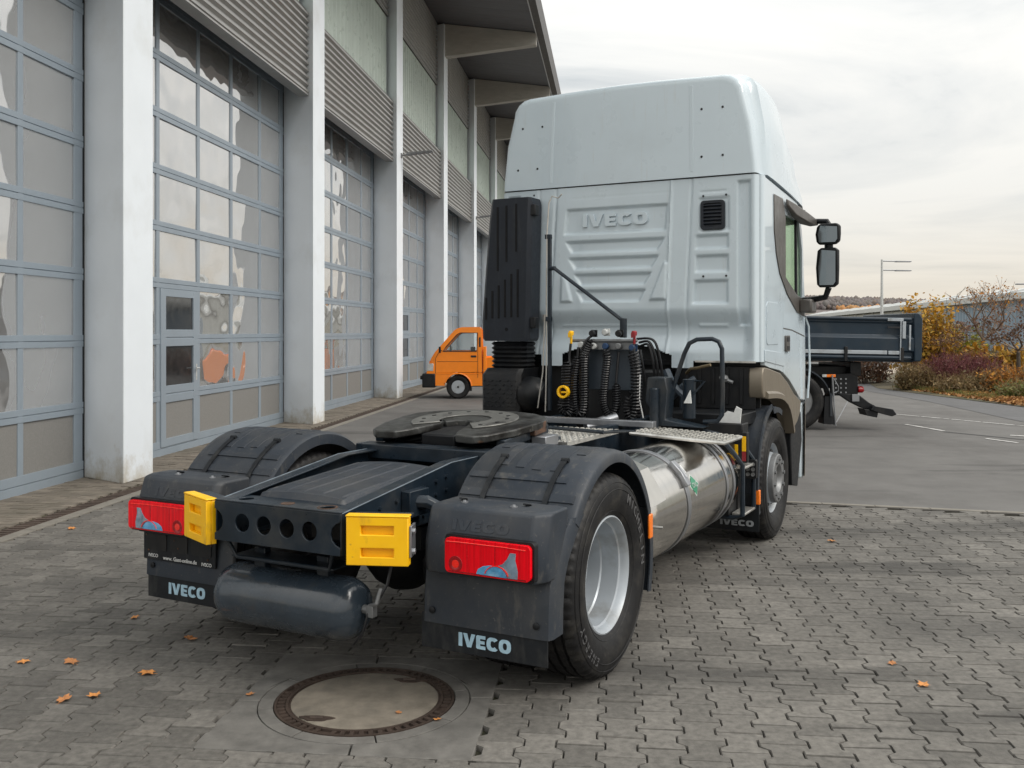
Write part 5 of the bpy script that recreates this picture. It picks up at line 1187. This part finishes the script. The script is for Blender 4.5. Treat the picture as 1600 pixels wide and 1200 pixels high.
m = MB(); m.tube([(.30, .0, .66), (1.50, .0, .66)], .012, 5); O(m, 'side_crease', 'orangepaint')
m = MB(); m.box(1.43, 1.475, -.004, .002, 1.35, 1.60); O(m, 'pillar_vent', 'seal')
m = MB(); m.tube([(.30, -.002, .66), (.30, -.002, 1.05), (.40, -.002, 1.235)], .005, 4); m.tube([(1.40, -.002, .55), (1.40, -.002, 1.72)], .005, 4); m.tube([(.34, -.002, .97), (1.40, -.002, .97)], .004, 4); O(m, 'door_gap', 'seal')
m = MB(); m.tube([(.47, -.02, 1.25), (.43, -.13, 1.27)], .012, 6); m.box(.40, .45, -.26, -.12, 1.20, 1.36); O(m, 'wing_mirror', 'black', .015)
def small_wheel(x, y):
    e = empty('wheel', ot, (x, y, .305))
    O(MB().lathe([(-.07, .175), (-.085, .2), (-.088, .27), (-.06, .305), (.06, .305), (.088, .27), (.085, .2), (.07, .175)], (0, 0, 0), 'y', 36, True), 'tyre', 'rubber', 0, e)
    O(MB().lathe([(-.078, .172), (-.08, .16), (-.05, .15), (-.04, .12), (-.055, .09), (-.06, .05), (-.075, .045), (-.075, .001)], (0, 0, 0), 'y', 30), 'rim', 'rim', 0, e)
    m = MB()
    for k in range(8): m.sphere((.128 * math.cos(k * PI / 4), -.046, .128 * math.sin(k * PI / 4)), .013, 6)
    m.lathe([(-.08, .03), (-.083, .02), (-.083, .001)], (0, 0, 0), 'y', 12); O(m, 'hub', 'seal', 0, e)
for x in (AX, 2.75): small_wheel(x, .10); small_wheel(x, 1.28)
m = MB(); m.box(1.54, 3.5, .02, 1.36, .62, .68); m.box(1.56, 3.5, .02, .06, .68, 1.08); m.box(1.56, 3.5, 1.32, 1.36, .68, 1.08); m.box(3.46, 3.5, .06, 1.32, .68, 1.08); m.box(1.56, 1.60, .06, 1.32, .68, 1.35); m.box(1.54, 1.62, .0, .10, .50, 1.36); O(m, 'load_bed', 'orangepaint', .012)
m = MB(); m.box(1.2, 3.4, .3, 1.08, .30, .5); O(m, 'chassis', 'black'); O(MB().box(1.19, 1.24, .03, .2, .20, .46), 'mud_flap', 'black')

# ================================================================== DUMP TRUCK
M['dump'] = mat('tipper_body_paint', (.014, .028, .044), .40, 0, .12, 3, spec=.35, dirt=(.032, .042, .052), ds=2.5)
dt = thing('dump_truck', 'dark blue grey tipper truck parked side-on beyond the cab of the white truck', 'truck', (7.21, 17.0, 0), 0)
def D(mb, name, mt, bevel=0, parent=None, **k): return mb.build(name, M[mt], parent or dt, bevel, **k)
td = empty('tipper_body', dt); td.rotation_euler.y = R(1.1)
m = MB(); secs = [(0, 1.26), (0, 1.38), (-.05, 1.40), (-.05, 1.62), (.0, 1.68), (0, 1.88), (-.02, 1.90), (-.02, 1.985), (.08, 1.985), (.08, 1.26)]
m.loft([[(-3.9, y, z) for y, z in secs], [(-.14, y, z) for y, z in secs]]); D(m, 'side_wall', 'dump', .006, td, ang=20); m = MB(); m.loft([[(-3.9, 2.4 - y, z) for y, z in secs], [(-.14, 2.4 - y, z) for y, z in secs]]); D(m, 'side_wall', 'dump', .006, td, ang=20)
D(MB().box(-3.9, -.1, .082, 2.318, 1.2, 1.34), 'bed_floor', 'dump', .006, td); D(MB().box(-3.96, -3.9, 0, 2.4, 1.26, 2.2), 'front_wall', 'dump', .01, td)
m = MB().prism([(-.14, 1.22), (-.02, 1.22), (.0, 1.30), (.0, 1.98), (-.05, 2.07), (-.14, 2.08), (-.16, 2.0)], 'y', -.06, 2.46); D(m, 'tailgate', 'dump', .02, td)
m = MB(); m.box(-3.9, -.62, -.062, -.052, 1.335, 1.40); m.box(-.60, -.36, -.062, -.052, 1.335, 1.40); D(m, 'silver_rail', 'rim', .008, td)
m = MB(); m.tube([(-3.9, -.03, 1.28), (-.2, -.03, 1.28)], .035, 8); m.tube([(-3.9, -.03, 1.96), (-.2, -.03, 1.96)], .03, 8); D(m, 'side_tube', 'dump', 0, td)
m = MB(); m.box(-.40, -.38, -.075, -.055, 1.24, 1.93); m.box(-.36, -.30, -.07, -.05, 1.62, 1.92); m.box(-.24, -.21, -.07, -.05, 1.42, 1.86); m.box(-.62, -.34, -.06, -.04, 1.925, 1.975); D(m, 'latch', 'rim', .004, td)
for x in (-2.9, -1.35, -.36): D(MB().box(x - .03, x + .03, -.08, -.055, 1.2, 1.46), 'hinge', 'black', .008, td)
D(MB().box(-.62, -.40, -.07, -.05, 1.80, 1.83), 'pocket', 'seal', 0, td)
m = MB(); m.box(-5.5, -1.02, .75, 1.05, .70, .95); m.box(-5.5, -1.02, 1.35, 1.65, .70, .95); m.box(-2.6, -1.04, .5, 1.9, .95, 1.12); m.box(-1.12, -.92, .3, 2.1, .95, 1.2); D(m, 'chassis', 'black', .01)
m = MB(); m.tube([(-1.12, .5, 1.24), (-.98, .5, 1.14)], .012, 6); m.tube([(-.60, .4, 1.26), (-.50, .4, 1.14)], .012, 6); m.cyl((-2.35, .3, 1.22), (-1.45, .3, 1.22), .02, 8); D(m, 'tie_rod', 'alu')
m = MB().prism([(-1.49, .60), (-1.0, .60), (-1.0, .95), (-1.1, 1.0), (-1.49, .98)], 'y', .24, .30); D(m, 'side_plate', 'black', .01)
m = MB()
for i in range(3):
    for j in range(4): m.cyl((-1.40 + .09 * i, .238, .66 + .08 * j), (-1.40 + .09 * i, .228, .66 + .08 * j), .016, 8)
D(m, 'bolt', 'strap')
m = MB(); m.prism([(-1.39, .65), (-1.0, .62), (-.80, .47), (-.70, .42), (-.70, .31), (-.96, .39), (-1.16, .49)], 'y', .2, .32); D(m, 'underrun_arm', 'black', .012)
m = MB(); m.prism([(-.96, .38), (-.70, .33), (-.72, .22), (-.92, .26)], 'y', .06, .40); m.prism([(-.80, .43), (-.45, .37), (-.39, .28), (-.47, .245), (-.72, .31), (-.86, .36)], 'y', .02, .16); D(m, 'underrun_bar', 'black', .012)
D(MB().box(-1.13, -1.0, .17, .195, .50, .63), 'plate_holder', 'strap', .004)
m = MB(); m.lathe([(0, .06), (.08, .06), (.10, .045), (.10, .001)], (-1.0, .26, .71), 'x', 14); D(m, 'tail_light', 'reddark'); D(MB().box(-1.62, -1.46, .06, .085, .94, .99), 'side_marker', 'orange', .005); D(MB().box(-1.70, -1.62, .06, .085, .94, .99), 'marker_bracket', 'greylight', .005)
def big_wheel(x, y):
    e = empty('wheel', dt, (x, y, .51)); o = link('tyre', TYRE, e); o.rotation_euler.z = -PI / 2
    D(MB().lathe([(-.12, .2985), (-.125, .29), (-.11, .28), (.05, .26), (.10, .2), (.12, .001)], (0, 0, 0), 'y', 48), 'rim', 'hubgrey', 0, e); D(MB().lathe([(.06, .12), (-.06, .12), (-.1, .08), (-.1, .001)], (0, 0, 0), 'y', 24), 'hub', 'hubgrey', 0, e)
    return e
for x in (-2.18, -5.05): big_wheel(x, .16); big_wheel(x, 2.24)
m = MB(); pth = [(-2.18 + .62 * math.cos(R(t)), .52 + .60 * math.sin(R(t))) for t in range(12, 172, 8)]
m.loft([[(x, .0, z), (x, .34, z), (x + .02 * math.cos(i), .34, z - .02), (x, .0, z - .03)] for i, (x, z) in enumerate(pth)]); m.box(-1.57, -1.53, .02, .34, .25, .65); D(m, 'mudguard', 'plastic')
m = MB().prism([(-1.66, .60), (-1.54, .60), (-1.48, .10), (-1.68, .11)], 'y', .04, .36); D(m, 'mud_flap', 'black'); m = MB(); m.tube([(-1.53, .04, .98), (-1.47, .04, .08)], .014, 6); m.tube([(-1.45, .06, .14), (-1.20, .2, .50)], .007, 5); m.tube([(-1.50, .05, .92), (-1.42, .04, .78), (-1.42, .04, .70), (-1.50, .04, .66)], .007, 5); D(m, 'flap_stay', 'strap')
m = MB().prism([(-6.05, .55), (-5.62, .55), (-5.45, .95), (-5.2, 1.12), (-4.9, 1.12), (-4.65, .95), (-4.5, .6), (-4.15, .6), (-4.08, 1.0), (-4.08, 2.8), (-4.25, 2.92), (-5.5, 2.92), (-5.85, 2.1), (-6.1, 1.9)], 'y', .04, 2.36); D(m, 'cab', 'dump', .05); D(MB().prism([(-5.75, 1.95), (-4.75, 1.92), (-4.75, 2.65), (-5.45, 2.65)], 'y', .025, .039), 'cab_window', 'glassdark'); D(MB().prism([(-5.70, 1.3), (-4.6, 1.3), (-4.6, 1.32), (-5.70, 1.32)], 'y', .03, .039), 'door_line', 'seal'); D(MB().box(-6.15, -5.62, .02, 2.38, .38, .70), 'bumper', 'black', .04)

# ================================================================== STREET LAMPS
def street_lamp(x, y, h, arms, lab, px=1):
    t = thing('street_lamp', lab, 'lamp', (x, y, 0), 0, 'street lamps')
    MB().lathe([(0, .11), (.8, .10), (h, .05), (h, .001)], (0, 0, 0), 'z', 10).build('pole', M['greylight'], t)
    for z in arms:
        m = MB(); m.tube([(0, 0, z), (px * 1.45, 0, z - .03)], .035, 6); m.box(min(px * .7, px * 1.5), max(px * .7, px * 1.5), -.12, .12, z - .06, z + .0); m.build('arm', M['strap'], t, .01)
street_lamp(19.25, 50, 5.5, (5.42, 4.95), 'tall thin double arm lamp post rising behind the dark tipper body')
street_lamp(25.65, 46, 4.15, (4.05,), 'grey lamp arm at the right edge above the hall roof', -1)

# ================================================================== FAR HALL
M['hallblue'] = mat('hall_blue_sheet', (.22, .29, .36), .5, .2, .06, .5); M['hallpale'] = mat('hall_pale_panel', (.44, .45, .42), .6, 0, .12, .25); M['hallroof'] = mat('hall_roof_edge', (.52, .535, .53), .5, .2, .06, .4)
hal = thing('warehouse', 'long low warehouse with blue grey corrugated wall behind the autumn trees', 'building', (42.6, 80, 0), -R(8.9))
def Hh(mb, name, mt, **k): return mb.build(name, M[mt], hal, 0, **k)
m = MB(); pr = []
y = -40
while y < 22: pr += [(0, y), (-.08, y + .15), (-.08, y + .45), (0, y + .6)]; y += .9
m.loft([[(x, y, 0) for x, y in pr], [(x, y, 4.6) for x, y in pr]], cap=False, closed=False); Hh(m, 'corrugated_wall', 'hallblue', ang=20, recalc=False)
for i in range(22):
    m = MB(); y0 = 22 + i * 6; m.box(0, .2, y0 + .06, y0 + 5.94, 0, 4.3); Hh(m, 'wall_panel', 'hallpale')
    m = MB(); m.box(-.12, .1, y0 - .14, y0 + .055, 0, 4.6); Hh(m, 'pilaster', 'hallroof')
m = MB(); m.prism([(-.6, 4.45), (-.6, 5.0), (12, 6.3), (24, 5.0), (24, 4.45)], 'y', -40, 154); Hh(m, 'roof', 'hallroof', ang=20)
m = MB(); m.box(.3, 24, -40, 154, 0, 4.4); Hh(m, 'inner_wall', 'hallpale')
for i in range(20):
    m = MB(); y0 = -30 + i * 9; m.prism([(2.0, 5.24), (7, 6.3), (7, 5.76), (2.0, 5.23)], 'y', y0, y0 + 3.2); Hh(m, 'skylight', 'hallroof', ang=0)

# ================================================================== HILLS
def hillf(u, v):
    a_ = R(-35 + 110 * u); r = 420 + 500 * v; x, y = r * math.sin(a_), r * math.cos(a_)
    h = 28 * ss(0, .75, v) * (.55 + .45 * (.5 + .5 * math.sin(a_ * 7 + .6))) + 3 * mnoise.noise(Vector((x * .01, y * .01, 0))) * ss(0, .3, v)
    return (x, y, h - .5)
M['hill'] = mat('hill_fields', (.16, .165, .085), .95, 0, .2, .02, world=True, dirt=(.125, .105, .10), ds=.012, dlo=.42, dhi=.5)
tag(MB().grid(90, 30, hillf).build('hills', M['hill'], recalc=False), kind='structure')
def leafmat(name, cols, rough=.75, trans=.25):
    m = bpy.data.materials.new(name); m.use_nodes = True; t = m.node_tree; n = t.nodes; l = t.links; b = n['Principled BSDF']
    g = n.new('ShaderNodeNewGeometry'); r = n.new('ShaderNodeValToRGB'); l.new(g.outputs['Random Per Island'], r.inputs[0])
    e = r.color_ramp.elements; r.color_ramp.interpolation = 'LINEAR'
    while len(e) < len(cols): e.new(.5)
    for i, c in enumerate(cols): e[i].position = i / (len(cols) - 1); e[i].color = (*c, 1)
    l.new(r.outputs[0], b.inputs['Base Color']); b.inputs['Roughness'].default_value = rough
    tl = n.new('ShaderNodeBsdfTranslucent'); l.new(r.outputs[0], tl.inputs[0]); mx = n.new('ShaderNodeMixShader'); mx.inputs[0].default_value = trans
    l.new(b.outputs[0], mx.inputs[1]); l.new(tl.outputs[0], mx.inputs[2]); l.new(mx.outputs[0], n['Material Output'].inputs[0]); return m
M['wood'] = leafmat('hazy_far_wood', [(.115, .095, .10), (.135, .11, .105), (.12, .112, .105), (.15, .112, .09), (.11, .108, .112)], trans=0)  # muted tones with distance haze mixed into the colour
M['woodorange'] = leafmat('far_orange_trees', [(.40, .19, .06), (.34, .17, .07), (.44, .23, .07), (.28, .16, .07)], trans=0)
rr = random.Random(11)
def clumps(m, cx, cy, cz, rx, rz, n, s):
    for _ in range(n):
        d_ = Vector((rr.gauss(0, 1), rr.gauss(0, 1), abs(rr.gauss(0, 1)))).normalized() * rr.uniform(.5, 1); c = Vector((cx + d_.x * rx, cy + d_.y * rx, cz + d_.z * rz)); q = Matrix.Rotation(rr.uniform(0, 6.28), 3, 'Z') @ Matrix.Rotation(rr.uniform(-1, 1), 3, 'X'); k = s * rr.uniform(.6, 1.3)
        m.add([c + q @ Vector(p) * k for p in ((-1, -1, 0), (1, -.8, .2), (1, 1, 0), (-.8, 1, -.2), (0, 0, .7))], [(0, 1, 4), (1, 2, 4), (2, 3, 4), (3, 0, 4)])
m = MB(); mo = MB()
for i in range(9000):
    u, v = rr.uniform(.46, .66), rr.uniform(.47, .78)
    p = hillf(u, v); r_ = rr.uniform(.9, 2.6); m.sphere((p[0], p[1], p[2] + rr.uniform(0, 3.5)), r_, 6, sc=(1, 1, rr.uniform(.9, 1.6)))
tag(m.build('woodland', M['wood'], recalc=False, ang=180), kind='stuff')
for i in range(420):
    a_ = R(rr.uniform(18.7, 21.8) if i % 3 else rr.gauss(20.6, .35)); r_ = rr.uniform(540, 600); v_ = (r_ - 420) / 500; q = rr.uniform(.7, 1.9)
    mo.sphere((r_ * math.sin(a_), r_ * math.cos(a_), hillf((math.degrees(a_) + 35) / 110, v_)[2] + rr.uniform(2, 6)), q, 8, sc=(1, 1, 1.2))
tag(mo.build('orange_grove', M['woodorange'], recalc=False, ang=180), kind='stuff')

# ================================================================== HEDGE, TREES, LEAVES
M['bark'] = mat('bark', (.085, .07, .055), .9, 0, .3, 12, bump=.5, bs=40)
M['twig'] = mat('twig', (.15, .115, .09), .85, 0, .3, 8); M['redtwig'] = mat('red_twig', (.17, .05, .055), .7, 0, .25, 8); M['tan'] = mat('dry_stem', (.22, .15, .07), .85, 0, .3, 8)
M['yl'] = leafmat('yellow_leaves', [(.55, .30, .03), (.46, .23, .03), (.38, .27, .05), (.58, .36, .05)]); M['ygl'] = leafmat('yellow_green_leaves', [(.30, .28, .03), (.20, .24, .03), (.42, .34, .04), (.12, .15, .03)])
M['ol'] = leafmat('orange_leaves', [(.50, .20, .03), (.35, .14, .03), (.58, .28, .03), (.25, .11, .04)]); M['rl'] = leafmat('brown_red_leaves', [(.17, .085, .055), (.13, .065, .045), (.22, .12, .06), (.11, .07, .045)])
M['dl'] = leafmat('red_stem_leaves', [(.15, .065, .06), (.12, .055, .05), (.18, .09, .065), (.18, .11, .06)]); M['bl'] = leafmat('dry_brown_leaves', [(.22, .15, .07), (.15, .11, .055), (.28, .19, .08), (.11, .10, .04)]); M['gl'] = leafmat('dull_green_leaves', [(.10, .13, .03), (.15, .16, .04), (.20, .19, .05), (.07, .09, .03)])
M['lit'] = leafmat('fallen_leaves', [(.36, .17, .05), (.26, .12, .04), (.45, .24, .07), (.18, .09, .04)], trans=.05)
def leaf(m, c, s, rg):
    q = Matrix.Rotation(rg.uniform(0, 6.28), 3, 'Z') @ Matrix.Rotation(rg.gauss(0, .9), 3, 'X'); c = Vector(c); m.add([c + q @ (Vector(p) * s) for p in ((-.5, -.3, 0), (.0, -.65, .1), (.5, -.3, 0), (.45, .35, .12), (0, .7, 0), (-.45, .35, .12))], [(0, 1, 4, 5), (1, 2, 3, 4)])
def shrub(x, y, rx, ry, h, nst, nlf, lm, sm, ls_, lab, cat='shrub', grp=None, spread=.35, z0=0, up=.15):
    rg = random.Random(int(x * 97 + y * 31)); t = thing('shrub', lab, cat, (x, y, 0), 0, grp); st_ = MB(); lf = MB(); tips = []
    for _ in range(nst):
        a_ = rg.uniform(0, 2 * PI); r_ = math.sqrt(rg.random()); bx, by = rx * r_ * .75 * math.cos(a_), ry * r_ * .75 * math.sin(a_); hh = h * rg.uniform(.6, 1.05) * (1 - .35 * r_ ** 3)
        tx, ty = bx * (1 + spread) + rg.gauss(0, .10), by * (1 + spread) + rg.gauss(0, .10); pts = [(bx, by, 0), ((bx * .6 + tx * .4), (by * .6 + ty * .4), hh * .5), (tx, ty, hh)]
        st_.tube(pts, [.011, .008, .003], 3); tips.append((pts, hh))
        for k in range(3):
            f = rg.uniform(.35, .95); p = Vector(pts[1]).lerp(Vector(pts[2]), f); st_.tube([p, p + Vector((rg.gauss(0, .14), rg.gauss(0, .14), rg.uniform(.08, .3)))], [.005, .002], 3)
    for _ in range(nlf):
        pts, hh = rg.choice(tips); f = rg.uniform(up, 1.03); p = Vector(pts[0]).lerp(Vector(pts[1]), f * 2) if f < .5 else Vector(pts[1]).lerp(Vector(pts[2]), f * 2 - 1)
        leaf(lf, p + Vector((rg.gauss(0, .1), rg.gauss(0, .1), rg.gauss(0, .06))), ls_ * rg.uniform(.6, 1.3), rg)
    st_.build('stem', M[sm], t, recalc=False, ang=0); tag(lf.build('foliage', M[lm], t, recalc=False, ang=0), kind='stuff'); return t
def tree(x, y, h, trunk_h, cr, levels, leaves, lm, lab, seed, up=.55, ls_=.06, umb=False, r0=.07, wide=1.0):
    rg = random.Random(seed); t = thing('tree', lab, 'tree', (x, y, 0)); wd = MB(); lf = MB(); ends = []
    def grow(p, d_, ln, r_, lev):
        n = 3; pts = [Vector(p)]; dd = Vector(d_)
        for i in range(n):
            dd = (dd + Vector((rg.gauss(0, .12), rg.gauss(0, .12), rg.gauss(0, .06) + (.05 if not umb else -.02)))).normalized(); pts.append(pts[-1] + dd * ln / n)
        wd.tube(pts, [r_, r_ * .88, r_ * .76, r_ * .62], 5 if lev < 2 else 3)
        if lev >= levels: ends.append(pts); return
        for k in range(rg.choice((3, 3, 4)) if lev else 6):
            a_ = rg.uniform(0, 2 * PI) if lev else k * 2 * PI / 6 + rg.gauss(0, .3); tilt = rg.uniform(.35, .75) if lev else rg.uniform(.35, .9); 
            if umb and lev == 0: tilt = rg.uniform(.9, 1.35)
            b_ = dd.orthogonal().normalized(); b_ = Matrix.Rotation(a_, 3, dd) @ b_; nd = (dd * math.cos(tilt) + b_ * math.sin(tilt)).normalized(); st_ = pts[-1] if (lev == 0 and k < 4) or rg.random() < .4 else pts[-2].lerp(pts[-1], rg.random())
            grow(st_, nd, ln * rg.uniform(.58, .82) if lev else cr * rg.uniform(.5, .75), r_ * .55, lev + 1)
    wd.tube([(0, 0, 0), (.01, .01, trunk_h * .5), (0, .0, trunk_h)], [r0 * 1.25, r0, r0 * .9], 8); t_ = wd.build('trunk', M['bark'], t, recalc=False); wd = MB()
    grow((0, 0, trunk_h - .03), (0, 0, 1), .35 if not umb else .12, r0 * .8, 0); zmax = max(v[2] for v in wd.v)
    s_ = (h - trunk_h) / (zmax - trunk_h); wd.v = [(x_ * wide, y_ * wide, trunk_h + (z_ - trunk_h) * s_) for x_, y_, z_ in wd.v]
    for _ in range(leaves):
        pts = rg.choice(ends); p = pts[rg.randint(1, 3)]; p = Vector((p.x * wide, p.y * wide, trunk_h + (p.z - trunk_h) * s_)); leaf(lf, p + Vector((rg.gauss(0, .06), rg.gauss(0, .06), rg.gauss(0, .06))), ls_ * rg.uniform(.6, 1.3), rg)
    cr_ = wd.build('crown', M['twig'], t, recalc=False, ang=0); tag(lf.build('leaf_mass', M[lm], t, recalc=False, ang=0), kind='stuff'); return t
verge = MB(); vp = [(11.25, 29.6), (11.4, 27.5), (11.85, 22.3), (12.4, 15.5), (24, 15.5), (26, 44), (15, 40), (12.2, 33)]
def vgrid():
    m = MB(); m.add([(x, y, .01) for x, y in vp] + [((x - 17) * .93 + 17, (y - 26) * .93 + 26, .05) for x, y in vp], [tuple(range(8, 16))] + [(i, (i + 1) % 8, 8 + (i + 1) % 8, 8 + i) for i in range(8)]); return m
tag(vgrid().build('verge', M['earth'], ang=0), kind='structure')
tree(15.0, 30.6, 3.45, 1.15, 1.35, 4, 420, 'ol', 'slender bare autumn tree with forked trunk rising above the red stemmed shrub', 4, r0=.06, ls_=.05, wide=1.45)
tree(14.55, 27.6, 2.75, 1.15, 1.45, 4, 2600, 'rl', 'flat topped small tree with reddish brown crown near the right edge', 9, umb=True, r0=.06, ls_=.045, wide=1.15)
shrub(13.15, 30.6, 1.05, .8, 2.85, 100, 5200, 'yl', 'twig', .085, 'tall loose yellow leaved shrub just right of the tipper tailgate', spread=.5, up=.35)
shrub(14.7, 31.6, 1.0, .8, 2.0, 60, 3400, 'ygl', 'twig', .08, 'yellow green bush behind the slender bare tree')
shrub(14.35, 29.6, .36, .3, 1.45, 18, 900, 'yl', 'twig', .11, 'small bright yellow sapling between the two trees', up=.45)
shrub(15.0, 29.0, .55, .4, 1.3, 30, 1700, 'yl', 'twig', .11, 'bright yellow leaved bush behind the flat topped tree', up=.5)
shrub(13.25, 28.4, 1.15, .8, 1.15, 420, 1700, 'dl', 'redtwig', .05, 'dense shrub of dark red stems in the middle of the hedge', spread=.4, up=.4)
shrub(11.95, 28.4, .55, .6, .85, 120, 1500, 'bl', 'tan', .06, 'low tan and green bush at the left end of the hedge', up=.1)
shrub(12.75, 26.6, 1.0, .6, .55, 160, 2200, 'bl', 'tan', .06, 'low dry brown shrub along the road edge, in front of the red stems', up=.1)
shrub(13.65, 26.3, .8, .5, .8, 130, 3000, 'ol', 'tan', .06, 'orange brown leafy bush beside the flat topped tree', up=.1)
shrub(13.05, 24.5, .8, .6, .45, 90, 1500, 'gl', 'tan', .06, 'low green and brown ground shrub at the right edge above fallen leaves', up=.1)
shrub(12.0, 32.5, .8, .7, 1.2, 110, 1600, 'rl', 'twig', .07, 'dark brown bush under the tipper tailgate at the hedge end')
shrub(8.6, 36.5, 1.0, .8, 1.1, 150, 1900, 'rl', 'twig', .08, 'reddish brown bush seen under the tipper body')
shrub(11.2, 41, 1.4, .8, 1.0, 140, 1900, 'bl', 'tan', .09, 'pale brown bush beyond the pavement, seen below the tipper')
shrub(16.5, 33.5, 1.5, 1, 1.6, 140, 2400, 'bl', 'twig', .08, 'tall brown bush closing the hedge behind the yellow green one')
gm = MB(); rg = random.Random(21)
for _ in range(7500):
    k = rg.random(); e0, e1 = Vector((11.75, 28.6)), Vector((12.15, 19.5)); p = e0.lerp(e1, k); x, y = p.x + abs(rg.gauss(0, .8)) - .15 * rg.random(), p.y + rg.gauss(0, .2)
    leaf(gm, (x, y, .02 + min(.05, max(0, (x - p.x)) * .15) + rg.random() * .03), .085 * rg.uniform(.7, 1.3), rg)
tag(gm.build('leaf_litter', M['lit'], recalc=False, ang=0), kind='stuff')
gm = MB()
for _ in range(2600):
    k = rg.random(); p = Vector((11.6, 29.4)).lerp(Vector((12.0, 24.0)), k); x, y = p.x + abs(rg.gauss(0, .35)), p.y; hh = rg.uniform(.09, .22); a_ = rg.uniform(0, 6.28); gm.add([(x, y, 0.01), (x + .012, y, 0.01), (x + .06 * math.cos(a_), y + .06 * math.sin(a_), hh)], [(0, 1, 2)])
tag(gm.build('grass', M['gl'], recalc=False, ang=0), kind='stuff')
gm = MB()
for _ in range(1500):
    x, y = rg.uniform(9.4, 12.6), rg.uniform(36.5, 37.6); hh = rg.uniform(.1, .3); leaf(gm, (x, y, hh), .12, rg)
M['pg'] = leafmat('pale_green_cover', [(.28, .32, .18), (.22, .28, .14), (.34, .36, .22)]); tag(gm.build('ground_cover', M['pg'], recalc=False, ang=0), kind='stuff')

# fallen maple leaves on the paving
def leaf_mesh(seed):
    rg = random.Random(seed); m = MB(); pts = []
    for i in range(20):
        a_ = 2 * PI * i / 20; r_ = (1.0 if i % 4 == 0 else (.80 if i % 2 == 0 else .66)) * rg.uniform(.85, 1.1); pts.append((r_ * math.cos(a_) * .05, r_ * math.sin(a_) * .045, .006 + .012 * abs(math.sin(a_ * 2.5 + seed)) * r_))
    m.add([(0, 0, .004)] + pts, [(0, 1 + i, 1 + (i + 1) % 20) for i in range(20)]); m.tube([(0, 0, .004), (-.03, .0, .004), (-.055, .012, .006)], .0012, 4)
    return m.mesh('fallen_leaf', [M['leafo'], M['leafr']][seed % 2], recalc=False, ang=0)
M['leafo'] = mat('orange_leaf', (.52, .22, .06), .7, 0, .25, 60); M['leafr'] = mat('rust_leaf', (.40, .17, .06), .7, 0, .25, 60)
LM = [leaf_mesh(i) for i in range(4)]
for X, Y, s_, k, lab in ((-1.86, 4.9, 1.0, 0, 'orange leaf on the paving nearest the manhole, left of it'), (-2.12, 4.55, .95, 1, 'brown orange leaf, the larger of two lying together at lower left'), (-2.0, 4.6, .8, 2, 'smaller orange leaf of two lying together at lower left'),
    (-1.83, 5.45, 1.0, 1, 'rust coloured leaf behind the orange one, below the left flap'), (-2.58, 5.07, .75, 0, 'small orange leaf near the left edge, behind the pair'), (-2.33, 5.07, .9, 3, 'curled brown leaf beside the small orange leaf at left'), (-2.21, 4.08, .7, 2, 'orange leaf at the lower left corner of the paving'),
    (-2.3, 5.86, .7, 0, 'small orange leaf farthest back under the left mudguard'), (2.03, 4.74, .75, 2, 'single orange leaf on the right paving, nearest the bottom edge'), (2.0, 5.05, .6, 3, 'small rust leaf on the right paving, just behind the orange one'), (-.335, 4.32, .45, 2, 'small orange leaf on the slab at right of the manhole'),
    (2.66, 8.0, .8, 0, 'orange leaf far out on the right paving'), (-.52, 4.4, .4, 1, 'tiny leaf lying on the iron ring of the manhole'), (-3.9, 8.5, .9, 0, 'orange leaf on the paving beside the first white pillar'), (-1.26, 4.62, .5, 1, 'tiny red brown leaf left of the manhole slab')):
    o = bpy.data.objects.new('fallen_leaf', LM[k]); col.objects.link(o); o.location = (X, Y, .004); o.scale = (s_,) * 3; o.rotation_euler = (random.gauss(0, .1), random.gauss(0, .1), random.uniform(0, 6.28)); tag(o, lab, 'leaf', 'fallen autumn leaves on the paving')
